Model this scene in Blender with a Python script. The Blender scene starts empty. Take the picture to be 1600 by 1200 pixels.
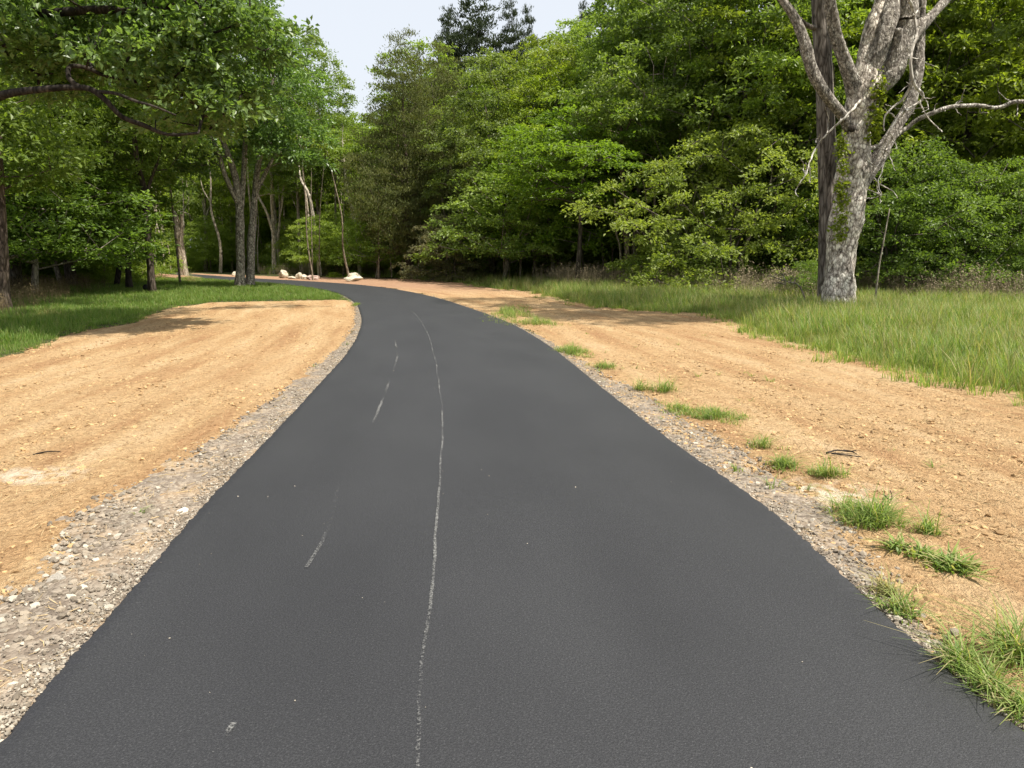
import bpy, math
import numpy as np
from mathutils import Vector, noise as mnoise

C = bpy.context.scene
COL = C.collection
R = math.radians

# ------------------------------------------------------------------ camera, sky, sun, exposure
H_CAM, F_PX, PITCH = 1.6, 1180.0, R(9.8)
cam_d = bpy.data.cameras.new('camera'); cam = bpy.data.objects.new('camera', cam_d); COL.objects.link(cam)
cam_d.sensor_width = 36.0; cam_d.lens = F_PX / 1600 * 36; cam_d.clip_end = 3000; cam_d.clip_start = 0.05
cam.location = (0, 0, H_CAM); cam.rotation_euler = (R(90) - PITCH, 0, 0)
C.camera = cam

SUN_EL, SUN_AZ = R(62), R(118)          # azimuth from +Y (north) clockwise towards +X
sv = Vector((math.cos(SUN_EL) * math.sin(SUN_AZ), math.cos(SUN_EL) * math.cos(SUN_AZ), math.sin(SUN_EL)))
sun_d = bpy.data.lights.new('sun', 'SUN'); sun_d.energy = 5.0; sun_d.angle = R(0.9); sun_d.color = (1.0, 0.94, 0.84)
sun = bpy.data.objects.new('sun', sun_d); COL.objects.link(sun)
sun.rotation_euler = (-sv).to_track_quat('-Z', 'Y').to_euler(); sun.location = (0, 0, 60)

w = bpy.data.worlds.new('World'); C.world = w; w.use_nodes = True
nt = w.node_tree; nt.nodes.clear()
sky = nt.nodes.new('ShaderNodeTexSky'); sky.sky_type = 'NISHITA'; sky.sun_disc = False
sky.sun_elevation = SUN_EL; sky.sun_rotation = SUN_AZ; sky.dust_density = 3.0; sky.air_density = 1.2
mx = nt.nodes.new('ShaderNodeMix'); mx.data_type = 'RGBA'; mx.inputs[0].default_value = 0.78
mx.inputs[7].default_value = (5.0, 5.15, 5.4, 1)      # thin white cloud veil over the whole sky
bg = nt.nodes.new('ShaderNodeBackground'); bg.inputs[1].default_value = 0.11
out = nt.nodes.new('ShaderNodeOutputWorld')
nt.links.new(sky.outputs[0], mx.inputs[6]); nt.links.new(mx.outputs[2], bg.inputs[0]); nt.links.new(bg.outputs[0], out.inputs[0])
C.view_settings.view_transform = 'Standard'; C.view_settings.look = 'None'
C.view_settings.exposure = 0.8; C.view_settings.gamma = 1.0; C.view_settings.use_curve_mapping = False
C.render.engine = 'CYCLES'
C.cycles.max_bounces = 8; C.cycles.diffuse_bounces = 5; C.cycles.transmission_bounces = 4; C.cycles.transparent_max_bounces = 6

# ------------------------------------------------------------------ geometry of the view: photo pixel (1600 x 1200) -> place
cp, sp_ = math.cos(PITCH), math.sin(PITCH)
def ray(px, py):
    dx = (px - 800) / F_PX; dy = -(py - 600) / F_PX
    return Vector((dx, cp + dy * sp_, -sp_ + dy * cp))
def G(px, py):                       # point of the ground seen at a pixel
    d = ray(px, py); t = H_CAM / -d.z
    return Vector((d.x * t, d.y * t, 0))
def P(px, py, D):                    # point at distance D ahead seen at a pixel
    d = ray(px, py); t = D / d.y
    return Vector((d.x * t, D, H_CAM + d.z * t))

# ------------------------------------------------------------------ mesh helpers
def mesh(name, V, F, mat=None, rnd=None, smooth=False, attrs=None):
    """V (n,3), F (m,3) or (m,4)"""
    V = np.asarray(V, dtype=np.float32).reshape(-1, 3); F = np.asarray(F, dtype=np.int32)
    me = bpy.data.meshes.new(name); k = F.shape[1]
    me.vertices.add(len(V)); me.vertices.foreach_set('co', V.ravel())
    me.loops.add(F.size); me.loops.foreach_set('vertex_index', F.ravel())
    me.polygons.add(len(F)); me.polygons.foreach_set('loop_start', np.arange(0, F.size, k, dtype=np.int32))
    me.polygons.foreach_set('loop_total', np.full(len(F), k, dtype=np.int32))
    me.polygons.foreach_set('use_smooth', np.full(len(F), smooth, dtype=bool))
    if rnd is not None:
        a = me.attributes.new('rnd', 'FLOAT', 'FACE'); a.data.foreach_set('value', np.asarray(rnd, dtype=np.float32))
    for n_, v_ in (attrs or {}).items():
        a = me.attributes.new(n_, 'FLOAT', 'POINT'); a.data.foreach_set('value', np.asarray(v_, dtype=np.float32))
    me.update(calc_edges=True); me.validate()
    if mat: me.materials.append(mat)
    return me
def obj(name, me, parent=None, loc=None):
    o = bpy.data.objects.new(name, me); COL.objects.link(o)
    if parent: o.parent = parent
    if loc is not None: o.location = loc
    return o
def empty(name, loc, rz=0):
    o = bpy.data.objects.new(name, None); COL.objects.link(o); o.location = loc; o.rotation_euler = (0, 0, rz)
    o.empty_display_size = 0.3
    return o
def tag(o, label=None, cat=None, group=None, kind=None):
    if label: o['label'] = label
    if cat: o['category'] = cat
    if group: o['group'] = group
    if kind: o['kind'] = kind
    return o
class Acc:
    """collects polygons of one size, numpy"""
    def __init__(s): s.V = []; s.F = []; s.R = []; s.n = 0
    def add(s, V, F, r=None):
        V = np.asarray(V, float).reshape(-1, 3); F = np.asarray(F, int)
        s.V.append(V); s.F.append(F + s.n); s.n += len(V)
        s.R.append(np.full(len(F), 0.5) if r is None else np.broadcast_to(r, (len(F),)))
    def mesh(s, name, mat, smooth=False):
        return mesh(name, np.concatenate(s.V), np.concatenate(s.F), mat, np.concatenate(s.R), smooth)

def tube(acc, pts, rad, sides=6, lump=0.0, seed=0.0, cap=True, flare=None):
    pts = np.asarray([tuple(p) for p in pts], float); rad = np.asarray(rad, float); n = len(pts)
    t = np.gradient(pts, axis=0); t /= np.linalg.norm(t, axis=1)[:, None] + 1e-9
    ref = np.array([1.0, 0.1, 0.0]) if abs(t[0][2]) > 0.7 else np.array([0, 0, 1.0])
    u = np.cross(t, ref); u /= np.linalg.norm(u, axis=1)[:, None] + 1e-9
    v = np.cross(t, u)
    a = np.linspace(0, 2 * np.pi, sides, endpoint=False)
    rr = np.repeat(rad[:, None], sides, 1)
    if lump:
        for i in range(n):
            for j in range(sides):
                q = Vector((math.cos(a[j]) * 1.3 + seed, math.sin(a[j]) * 1.3, pts[i][2] * 0.9 + pts[i][0] * .7))
                rr[i, j] *= 1 + lump * (mnoise.noise(q) + 0.5 * mnoise.noise(q * 2.7) + (0.35 * mnoise.noise(q * 6.1) if lump >= .25 else 0))
    V = pts[:, None, :] + rr[:, :, None] * (np.cos(a)[None, :, None] * u[:, None, :] + np.sin(a)[None, :, None] * v[:, None, :])
    i = np.arange(n - 1)[:, None] * sides; j = np.arange(sides)[None, :]; j2 = (j + 1) % sides
    F = np.stack([i + j, i + j2, i + sides + j2, i + sides + j], -1).reshape(-1, 4)
    V = V.reshape(-1, 3)
    if cap:
        k = len(V); V = np.vstack([V, pts[-1:] + t[-1:] * rad[-1] * 0.3])
        b = (n - 1) * sides
        F = np.vstack([F, [[b + q, b + (q + 1) % sides, k, k] for q in range(sides)]])
        F[-sides:, 3] = F[-sides:, 2]
        # degenerate quads turned to thin quads: use neighbour split instead
        F = F[:-sides]
        if sides % 2 == 0:
            F = np.vstack([F, [[b + q, b + q + 1, b + (q + 2) % sides, k] for q in range(0, sides, 2)]])
    acc.add(V, F)

def smooth_path(pts, n):
    """Catmull-Rom through pts (list of tuples of any width), n samples per span"""
    p = np.asarray([tuple(q) for q in pts], float); p = np.vstack([2 * p[0] - p[1], p, 2 * p[-1] - p[-2]])
    o = []
    for i in range(1, len(p) - 2):
        for k in range(n):
            t = k / n
            o.append(0.5 * ((2 * p[i]) + (-p[i - 1] + p[i + 1]) * t + (2 * p[i - 1] - 5 * p[i] + 4 * p[i + 1] - p[i + 2]) * t * t
                            + (-p[i - 1] + 3 * p[i] - 3 * p[i + 1] + p[i + 2]) * t ** 3))
    o.append(p[-2]); return np.array(o)

# ------------------------------------------------------------------ materials
def new_mat(name):
    m = bpy.data.materials.new(name); m.use_nodes = True; t = m.node_tree; t.nodes.clear()
    return m, t, t.nodes.new, t.links.new
def ramp(t, stops):
    r = t.nodes.new('ShaderNodeValToRGB'); e = r.color_ramp.elements
    while len(e) < len(stops): e.new(0.5)
    for i, (p, c) in enumerate(stops): e[i].position = p; e[i].color = (*c, 1)
    return r
def leaf_mat(name, c1, c2, trans=0.35, tcol=(1.35, 1.4, 0.6), rough=0.42, spec=0.45, dry=None):
    m, t, N, L = new_mat(name)
    at = N('ShaderNodeAttribute'); at.attribute_name = 'rnd'
    rp = ramp(t, [(0.0, c1), (1.0, c2)] if not dry else [(0.0, c1), (0.78, c2), (0.86, dry), (1.0, dry)]); L(at.outputs['Fac'], rp.inputs[0])
    oi = N('ShaderNodeObjectInfo')
    mu = N('ShaderNodeMix'); mu.data_type = 'RGBA'; mu.blend_type = 'MULTIPLY'; mu.inputs[0].default_value = 1
    L(rp.outputs[0], mu.inputs[6]); L(oi.outputs['Color'], mu.inputs[7])
    p = N('ShaderNodeBsdfPrincipled'); p.inputs['Roughness'].default_value = rough; p.inputs['Specular IOR Level'].default_value = spec
    L(mu.outputs[2], p.inputs['Base Color'])
    tr = N('ShaderNodeBsdfTranslucent'); mt = N('ShaderNodeMix'); mt.data_type = 'RGBA'; mt.blend_type = 'MULTIPLY'; mt.inputs[0].default_value = 1
    mt.clamp_result = False
    L(mu.outputs[2], mt.inputs[6]); mt.inputs[7].default_value = (*tcol, 1); L(mt.outputs[2], tr.inputs[0])
    ms = N('ShaderNodeMixShader'); ms.inputs[0].default_value = trans
    o = N('ShaderNodeOutputMaterial'); L(p.outputs[0], ms.inputs[1]); L(tr.outputs[0], ms.inputs[2]); L(ms.outputs[0], o.inputs[0])
    return m
def bark_mat(name, c1, c2, c3, scale=9.0, stretch=0.22, bump=0.5, lichen=None, lich_lo=0.5):
    m, t, N, L = new_mat(name)
    tc = N('ShaderNodeTexCoord'); mp = N('ShaderNodeMapping'); mp.inputs['Scale'].default_value = (1, 1, stretch)
    L(tc.outputs['Object'], mp.inputs[0])
    n1 = N('ShaderNodeTexNoise'); n1.inputs['Scale'].default_value = scale; n1.inputs['Detail'].default_value = 6; n1.inputs['Roughness'].default_value = 0.65
    L(mp.outputs[0], n1.inputs[0])
    rp = ramp(t, [(0.34, c1), (0.5, c2), (0.66, c3)]); L(n1.outputs[0], rp.inputs[0])
    colr = rp.outputs[0]
    if lichen:
        n2 = N('ShaderNodeTexNoise'); n2.inputs['Scale'].default_value = scale * 0.75; n2.inputs['Detail'].default_value = 7; n2.inputs['Roughness'].default_value = 0.7
        m2 = N('ShaderNodeMapping'); m2.inputs['Scale'].default_value = (1, 1, 0.6); L(tc.outputs['Object'], m2.inputs[0]); L(m2.outputs[0], n2.inputs[0])
        r2 = ramp(t, [(lich_lo, (0, 0, 0)), (lich_lo + 0.08, (1, 1, 1))]); L(n2.outputs[0], r2.inputs[0])
        mm = N('ShaderNodeMix'); mm.data_type = 'RGBA'; L(r2.outputs[0], mm.inputs[0]); L(colr, mm.inputs[6]); mm.inputs[7].default_value = (*lichen, 1)
        colr = mm.outputs[2]
    v = N('ShaderNodeTexVoronoi'); v.inputs['Scale'].default_value = scale * 1.25; v.feature = 'DISTANCE_TO_EDGE'; L(mp.outputs[0], v.inputs[0])
    nd = N('ShaderNodeTexNoise'); nd.inputs['Scale'].default_value = scale * .8; nd.inputs['Detail'].default_value = 3; L(mp.outputs[0], nd.inputs[0])
    vm = N('ShaderNodeMix'); vm.data_type = 'VECTOR'; vm.inputs[0].default_value = 0.12; L(mp.outputs[0], vm.inputs[4]); L(nd.outputs['Color'], vm.inputs[5]); L(vm.outputs[1], v.inputs[0])
    rv_ = ramp(t, [(0.0, (0.22, 0.20, 0.18)), (0.10, (0.7, 0.68, 0.66)), (0.22, (1.08, 1.08, 1.08))]); L(v.outputs[0], rv_.inputs[0])
    mf = N('ShaderNodeMix'); mf.data_type = 'RGBA'; mf.blend_type = 'MULTIPLY'; mf.inputs[0].default_value = 0.85; L(colr, mf.inputs[6]); L(rv_.outputs[0], mf.inputs[7]); colr = mf.outputs[2]
    ad = N('ShaderNodeMath'); ad.operation = 'ADD'; L(v.outputs[0], ad.inputs[0]); L(n1.outputs[0], ad.inputs[1])
    b = N('ShaderNodeBump'); b.inputs['Strength'].default_value = bump; b.inputs['Distance'].default_value = 0.03; L(ad.outputs[0], b.inputs['Height'])
    oi = N('ShaderNodeObjectInfo'); mu = N('ShaderNodeMix'); mu.data_type = 'RGBA'; mu.blend_type = 'MULTIPLY'; mu.inputs[0].default_value = 1
    L(colr, mu.inputs[6]); L(oi.outputs['Color'], mu.inputs[7])
    p = N('ShaderNodeBsdfPrincipled'); p.inputs['Roughness'].default_value = 0.9; p.inputs['Specular IOR Level'].default_value = 0.2
    L(mu.outputs[2], p.inputs['Base Color']); L(b.outputs[0], p.inputs['Normal'])
    o = N('ShaderNodeOutputMaterial'); L(p.outputs[0], o.inputs[0])
    return m

M = {}
M['leaf_oak'] = leaf_mat('oak_leaf', (0.065, 0.12, 0.026), (0.19, 0.28, 0.09), 0.5, rough=0.38, spec=0.6)
M['leaf_green'] = leaf_mat('green_leaf', (0.088, 0.135, 0.024), (0.24, 0.305, 0.072), 0.5, rough=0.48)
M['leaf_bright'] = leaf_mat('bright_leaf', (0.11, 0.155, 0.018), (0.26, 0.32, 0.045), 0.5, rough=0.48)
M['leaf_cedar'] = leaf_mat('cedar_needles', (0.078, 0.094, 0.035), (0.18, 0.18, 0.075), 0.3, rough=0.7, spec=0.2)
M['leaf_dark'] = leaf_mat('dark_needles', (0.035, 0.050, 0.026), (0.075, 0.095, 0.048), 0.15, rough=0.7, spec=0.2)
M['leaf_tan'] = leaf_mat('tan_leaf', (0.09, 0.11, 0.04), (0.22, 0.20, 0.10), 0.3, rough=0.6)
M['grass'] = leaf_mat('grass_blade', (0.10, 0.175, 0.035), (0.27, 0.35, 0.095), 0.45, rough=0.5, spec=0.3, dry=(0.40, 0.35, 0.18))
M['grass_y'] = leaf_mat('dry_grass_blade', (0.20, 0.21, 0.07), (0.34, 0.30, 0.13), 0.3, rough=0.6, spec=0.3)
M['weed'] = leaf_mat('dead_weed_stalk', (0.14, 0.115, 0.07), (0.32, 0.26, 0.17), 0.15, tcol=(1, 1, 1), rough=0.8, spec=0.2)
M['bark'] = bark_mat('grey_brown_bark', (0.055, 0.045, 0.036), (0.12, 0.10, 0.082), (0.21, 0.185, 0.155))
M['bark_pale'] = bark_mat('pale_bark', (0.17, 0.145, 0.115), (0.33, 0.29, 0.235), (0.50, 0.45, 0.38), scale=12)
M['bark_snag'] = bark_mat('lichen_covered_bark', (0.05, 0.042, 0.036), (0.30, 0.27, 0.24), (0.58, 0.54, 0.49), scale=9, stretch=0.55, bump=1.0, lichen=(0.60, 0.57, 0.51), lich_lo=0.5)
M['bark_limb'] = bark_mat('weathered_limb', (0.045, 0.04, 0.035), (0.18, 0.165, 0.15), (0.34, 0.32, 0.29), scale=13, stretch=0.5, bump=0.9, lichen=(0.42, 0.41, 0.38), lich_lo=0.56)
M['bark_brown'] = bark_mat('brown_furrowed_bark', (0.075, 0.063, 0.054), (0.18, 0.155, 0.135), (0.32, 0.285, 0.25), scale=9, stretch=0.18, bump=0.8)
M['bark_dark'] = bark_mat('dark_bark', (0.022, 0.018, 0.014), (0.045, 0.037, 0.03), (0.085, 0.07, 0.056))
M['twig'] = bark_mat('bleached_twig', (0.50, 0.46, 0.40), (0.62, 0.58, 0.52), (0.72, 0.68, 0.62), scale=5)

def ground_mats():
    # forest soil and litter
    m, t, N, L = new_mat('soil_and_litter')
    g = N('ShaderNodeNewGeometry')
    n1 = N('ShaderNodeTexNoise'); n1.inputs['Scale'].default_value = 0.5; n1.inputs['Detail'].default_value = 8; L(g.outputs['Position'], n1.inputs[0])
    n2 = N('ShaderNodeTexNoise'); n2.inputs['Scale'].default_value = 14; n2.inputs['Detail'].default_value = 6; L(g.outputs['Position'], n2.inputs[0])
    r1 = ramp(t, [(0.35, (0.035, 0.05, 0.018)), (0.55, (0.07, 0.075, 0.03)), (0.7, (0.11, 0.09, 0.05))]); L(n1.outputs[0], r1.inputs[0])
    r2 = ramp(t, [(0.3, (0.5, 0.5, 0.5)), (0.7, (1.3, 1.25, 1.1))]); L(n2.outputs[0], r2.inputs[0])
    mu = N('ShaderNodeMix'); mu.data_type = 'RGBA'; mu.blend_type = 'MULTIPLY'; mu.inputs[0].default_value = 1; L(r1.outputs[0], mu.inputs[6]); L(r2.outputs[0], mu.inputs[7])
    p = N('ShaderNodeBsdfPrincipled'); p.inputs['Roughness'].default_value = 0.95; p.inputs['Specular IOR Level'].default_value = 0.1; L(mu.outputs[2], p.inputs['Base Color'])
    b = N('ShaderNodeBump'); b.inputs['Strength'].default_value = 0.6; b.inputs['Distance'].default_value = 0.05; L(n2.outputs[0], b.inputs['Height']); L(b.outputs[0], p.inputs['Normal'])
    o = N('ShaderNodeOutputMaterial'); L(p.outputs[0], o.inputs[0]); M['soil'] = m
    # bare orange earth
    m, t, N, L = new_mat('bare_orange_earth')
    g = N('ShaderNodeNewGeometry'); ac = N('ShaderNodeAttribute'); ac.attribute_name = 'across'; sp = N('ShaderNodeSeparateXYZ'); L(g.outputs['Position'], sp.inputs[0])
    my = N('ShaderNodeMath'); my.operation = 'MULTIPLY'; my.inputs[1].default_value = 0.22; L(sp.outputs[1], my.inputs[0])
    ma = N('ShaderNodeMath'); ma.operation = 'MULTIPLY'; ma.inputs[1].default_value = 1.7; L(ac.outputs['Fac'], ma.inputs[0])
    tc = N('ShaderNodeCombineXYZ'); L(ma.outputs[0], tc.inputs[0]); L(my.outputs[0], tc.inputs[1])
    n1 = N('ShaderNodeTexNoise'); n1.inputs['Scale'].default_value = 1.1; n1.inputs['Detail'].default_value = 7; n1.inputs['Roughness'].default_value = 0.6; L(tc.outputs[0], n1.inputs[0])
    n2 = N('ShaderNodeTexNoise'); n2.inputs['Scale'].default_value = 22; n2.inputs['Detail'].default_value = 8; n2.inputs['Roughness'].default_value = 0.7; n2.inputs['Distortion'].default_value = 0.8; L(g.outputs['Position'], n2.inputs[0])
    n3 = N('ShaderNodeTexNoise'); n3.inputs['Scale'].default_value = 60; n3.inputs['Detail'].default_value = 6; L(g.outputs['Position'], n3.inputs[0])
    r1 = ramp(t, [(0.28, (0.34, 0.19, 0.095)), (0.45, (0.44, 0.285, 0.145)), (0.6, (0.51, 0.355, 0.195)), (0.78, (0.57, 0.43, 0.27))]); L(n1.outputs[0], r1.inputs[0])
    r2 = ramp(t, [(0.34, (0.50, 0.43, 0.37)), (0.45, (0.90, 0.88, 0.86)), (0.56, (1.08, 1.08, 1.08)), (0.7, (1.25, 1.27, 1.28))]); L(n2.outputs[0], r2.inputs[0])  # darkens the noise hollows, crevice shade put into the earth colour
    mu = N('ShaderNodeMix'); mu.data_type = 'RGBA'; mu.blend_type = 'MULTIPLY'; mu.inputs[0].default_value = 1; L(r1.outputs[0], mu.inputs[6]); L(r2.outputs[0], mu.inputs[7])
    at = N('ShaderNodeAttribute'); at.attribute_name = 'pale'
    mw = N('ShaderNodeMix'); mw.data_type = 'RGBA'; L(mu.outputs[2], mw.inputs[6]); mw.inputs[7].default_value = (0.66, 0.56, 0.42, 1)
    mlt = N('ShaderNodeMath'); mlt.operation = 'MULTIPLY'; mlt.use_clamp = True; L(at.outputs['Fac'], mlt.inputs[0])
    r4 = ramp(t, [(0.42, (0, 0, 0)), (0.56, (1, 1, 1))]); n4 = N('ShaderNodeTexNoise'); n4.inputs['Scale'].default_value = 9; n4.inputs['Detail'].default_value = 7; L(g.outputs['Position'], n4.inputs[0]); L(n4.outputs[0], r4.inputs[0])
    L(r4.outputs[0], mlt.inputs[1]); L(mlt.outputs[0], mw.inputs[0])
    a2 = N('ShaderNodeAttribute'); a2.attribute_name = 'red'
    mr = N('ShaderNodeMix'); mr.data_type = 'RGBA'; L(a2.outputs['Fac'], mr.inputs[0]); L(mw.outputs[2], mr.inputs[6]); mr.inputs[7].default_value = (0.34, 0.20, 0.135, 1)
    ad = N('ShaderNodeMath'); ad.operation = 'ADD'; L(n2.outputs[0], ad.inputs[0]); L(n3.outputs[0], ad.inputs[1])
    b = N('ShaderNodeBump'); b.inputs['Strength'].default_value = 1.0; b.inputs['Distance'].default_value = 0.045; L(ad.outputs[0], b.inputs['Height'])
    p = N('ShaderNodeBsdfPrincipled'); p.inputs['Roughness'].default_value = 0.95; p.inputs['Specular IOR Level'].default_value = 0.12
    L(mr.outputs[2], p.inputs['Base Color']); L(b.outputs[0], p.inputs['Normal'])
    o = N('ShaderNodeOutputMaterial'); L(p.outputs[0], o.inputs[0]); M['earth'] = m
    # gravel shoulder
    m, t, N, L = new_mat('crushed_limestone_gravel')
    g = N('ShaderNodeNewGeometry')
    v = N('ShaderNodeTexVoronoi'); v.inputs['Scale'].default_value = 38; L(g.outputs['Position'], v.inputs[0])
    v2 = N('ShaderNodeTexVoronoi'); v2.inputs['Scale'].default_value = 38; v2.feature = 'DISTANCE_TO_EDGE'; L(g.outputs['Position'], v2.inputs[0])
    n1 = N('ShaderNodeTexNoise'); n1.inputs['Scale'].default_value = 2.6; n1.inputs['Detail'].default_value = 6; L(g.outputs['Position'], n1.inputs[0])
    sx = N('ShaderNodeSeparateColor'); L(v.outputs['Color'], sx.inputs[0])
    r1 = ramp(t, [(0.1, (0.13, 0.105, 0.08)), (0.5, (0.235, 0.195, 0.15)), (0.95, (0.38, 0.33, 0.26))]); L(sx.outputs[0], r1.inputs[0])
    r2 = ramp(t, [(0.35, (0.12, 0.098, 0.08)), (0.5, (0.19, 0.15, 0.115)), (0.66, (0.36, 0.245, 0.135))]); L(n1.outputs[0], r2.inputs[0])
    mu = N('ShaderNodeMix'); mu.data_type = 'RGBA'; mu.inputs[0].default_value = 0.5; L(r1.outputs[0], mu.inputs[6]); L(r2.outputs[0], mu.inputs[7])
    b = N('ShaderNodeBump'); b.inputs['Strength'].default_value = 0.8; b.inputs['Distance'].default_value = 0.02; L(v2.outputs[0], b.inputs['Height'])
    p = N('ShaderNodeBsdfPrincipled'); p.inputs['Roughness'].default_value = 0.95; p.inputs['Specular IOR Level'].default_value = 0.15
    L(mu.outputs[2], p.inputs['Base Color']); L(b.outputs[0], p.inputs['Normal'])
    o = N('ShaderNodeOutputMaterial'); L(p.outputs[0], o.inputs[0]); M['gravel'] = m
    # asphalt
    m, t, N, L = new_mat('fresh_asphalt')
    g = N('ShaderNodeNewGeometry')
    n1 = N('ShaderNodeTexNoise'); n1.inputs['Scale'].default_value = 130; n1.inputs['Detail'].default_value = 5; n1.inputs['Roughness'].default_value = 0.7; L(g.outputs['Position'], n1.inputs[0])
    n2 = N('ShaderNodeTexNoise'); n2.inputs['Scale'].default_value = 0.8; n2.inputs['Detail'].default_value = 6; L(g.outputs['Position'], n2.inputs[0])
    r1 = ramp(t, [(0.28, (0.008, 0.008, 0.0095)), (0.47, (0.0145, 0.0148, 0.0168)), (0.60, (0.027, 0.0276, 0.030)), (0.76, (0.075, 0.075, 0.076))]); L(n1.outputs[0], r1.inputs[0])
    au = N('ShaderNodeAttribute'); au.attribute_name = 'ucoord'; cu = N('ShaderNodeCombineXYZ'); sy = N('ShaderNodeSeparateXYZ'); L(g.outputs['Position'], sy.inputs[0])
    m3 = N('ShaderNodeMath'); m3.operation = 'MULTIPLY'; m3.inputs[1].default_value = .12; L(sy.outputs[1], m3.inputs[0]); L(au.outputs['Fac'], cu.inputs[0]); L(m3.outputs[0], cu.inputs[1]); L(cu.outputs[0], n2.inputs[0]); n2.inputs['Scale'].default_value = 4.0
    r2 = ramp(t, [(0.35, (0.84, 0.84, 0.86)), (0.65, (1.16, 1.16, 1.15))]); L(n2.outputs[0], r2.inputs[0])
    mu = N('ShaderNodeMix'); mu.data_type = 'RGBA'; mu.blend_type = 'MULTIPLY'; mu.inputs[0].default_value = 1; L(r1.outputs[0], mu.inputs[6]); L(r2.outputs[0], mu.inputs[7])
    at = N('ShaderNodeAttribute'); at.attribute_name = 'edge'
    me_ = N('ShaderNodeMix'); me_.data_type = 'RGBA'; L(at.outputs['Fac'], me_.inputs[0]); L(mu.outputs[2], me_.inputs[6]); me_.inputs[7].default_value = (0.016, 0.016, 0.020, 1)
    n3 = N('ShaderNodeTexNoise'); n3.inputs['Scale'].default_value = 230; n3.inputs['Detail'].default_value = 3; L(g.outputs['Position'], n3.inputs[0])
    b = N('ShaderNodeBump'); b.inputs['Strength'].default_value = 0.55; b.inputs['Distance'].default_value = 0.006; L(n3.outputs[0], b.inputs['Height'])
    p = N('ShaderNodeBsdfPrincipled'); p.inputs['Roughness'].default_value = 0.62; p.inputs['Specular IOR Level'].default_value = 0.5
    L(me_.outputs[2], p.inputs['Base Color']); L(b.outputs[0], p.inputs['Normal'])
    o = N('ShaderNodeOutputMaterial'); L(p.outputs[0], o.inputs[0]); M['asphalt'] = m
    # chalky line on the asphalt
    m, t, N, L = new_mat('faded_chalk_mark')
    g = N('ShaderNodeNewGeometry')
    n1 = N('ShaderNodeTexNoise'); n1.inputs['Scale'].default_value = 120; n1.inputs['Detail'].default_value = 5; L(g.outputs['Position'], n1.inputs[0])
    at = N('ShaderNodeAttribute'); at.attribute_name = 'dens'
    ad = N('ShaderNodeMath'); ad.operation = 'ADD'; L(n1.outputs[0], ad.inputs[0]); L(at.outputs['Fac'], ad.inputs[1])
    r1 = ramp(t, [(0.62, (0, 0, 0)), (1.05, (1, 1, 1))]); r1.color_ramp.elements[1].position = 1.0; L(ad.outputs[0], r1.inputs[0])
    p = N('ShaderNodeBsdfPrincipled'); p.inputs['Base Color'].default_value = (0.2, 0.2, 0.19, 1); p.inputs['Roughness'].default_value = 0.9
    tr = N('ShaderNodeBsdfTransparent'); ms = N('ShaderNodeMixShader'); L(r1.outputs[0], ms.inputs[0]); L(tr.outputs[0], ms.inputs[1]); L(p.outputs[0], ms.inputs[2])
    o = N('ShaderNodeOutputMaterial'); L(ms.outputs[0], o.inputs[0]); M['chalk'] = m
def simple_mat(name, c1, c2, scale=20, rough=0.9, bump=0.4, rnd=False, dist=0.02):
    m, t, N, L = new_mat(name)
    tc = N('ShaderNodeTexCoord'); n1 = N('ShaderNodeTexNoise'); n1.inputs['Scale'].default_value = scale; n1.inputs['Detail'].default_value = 6; L(tc.outputs['Object'], n1.inputs[0])
    rp = ramp(t, [(0.3, c1), (0.7, c2)]); L(n1.outputs[0], rp.inputs[0])
    colr = rp.outputs[0]
    if rnd:
        oi = N('ShaderNodeObjectInfo'); rr = ramp(t, [(0.0, (0.62, 0.6, 0.58)), (0.5, (1, 1, 1)), (1.0, (1.35, 1.33, 1.3))]); L(oi.outputs['Random'], rr.inputs[0])
        mu = N('ShaderNodeMix'); mu.data_type = 'RGBA'; mu.blend_type = 'MULTIPLY'; mu.inputs[0].default_value = 1; L(colr, mu.inputs[6]); L(rr.outputs[0], mu.inputs[7]); colr = mu.outputs[2]
    p = N('ShaderNodeBsdfPrincipled'); p.inputs['Roughness'].default_value = rough; p.inputs['Specular IOR Level'].default_value = 0.2
    b = N('ShaderNodeBump'); b.inputs['Strength'].default_value = bump; b.inputs['Distance'].default_value = dist; L(n1.outputs[0], b.inputs['Height'])
    L(colr, p.inputs['Base Color']); L(b.outputs[0], p.inputs['Normal'])
    o = N('ShaderNodeOutputMaterial'); L(p.outputs[0], o.inputs[0]); return m
ground_mats()
M['stone'] = simple_mat('tan_gravel_stone', (0.17, 0.145, 0.11), (0.30, 0.255, 0.20), 14, rnd=True)
M['pale_stone'] = simple_mat('limestone', (0.28, 0.25, 0.20), (0.46, 0.42, 0.35), 14, rnd=True)
M['clod'] = simple_mat('earth_clod', (0.30, 0.185, 0.09), (0.48, 0.33, 0.17), 14, rnd=True)
M['straw'] = simple_mat('straw', (0.36, 0.26, 0.13), (0.56, 0.44, 0.25), 14, rnd=True)
M['boulder'] = simple_mat('tan_boulder', (0.40, 0.35, 0.26), (0.60, 0.54, 0.42), 3, bump=0.6, dist=0.1)
M['red_rock'] = simple_mat('red_boulder', (0.24, 0.13, 0.10), (0.50, 0.40, 0.34), 3, bump=0.6, dist=0.1)
M['white_rock'] = simple_mat('white_rock', (0.48, 0.45, 0.38), (0.62, 0.59, 0.52), 6)
M['grey_rock'] = simple_mat('grey_rock', (0.20, 0.185, 0.16), (0.36, 0.33, 0.28), 9)
M['black'] = simple_mat('black_plastic', (0.008, 0.008, 0.009), (0.015, 0.015, 0.016), 9, rough=0.6)

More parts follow.
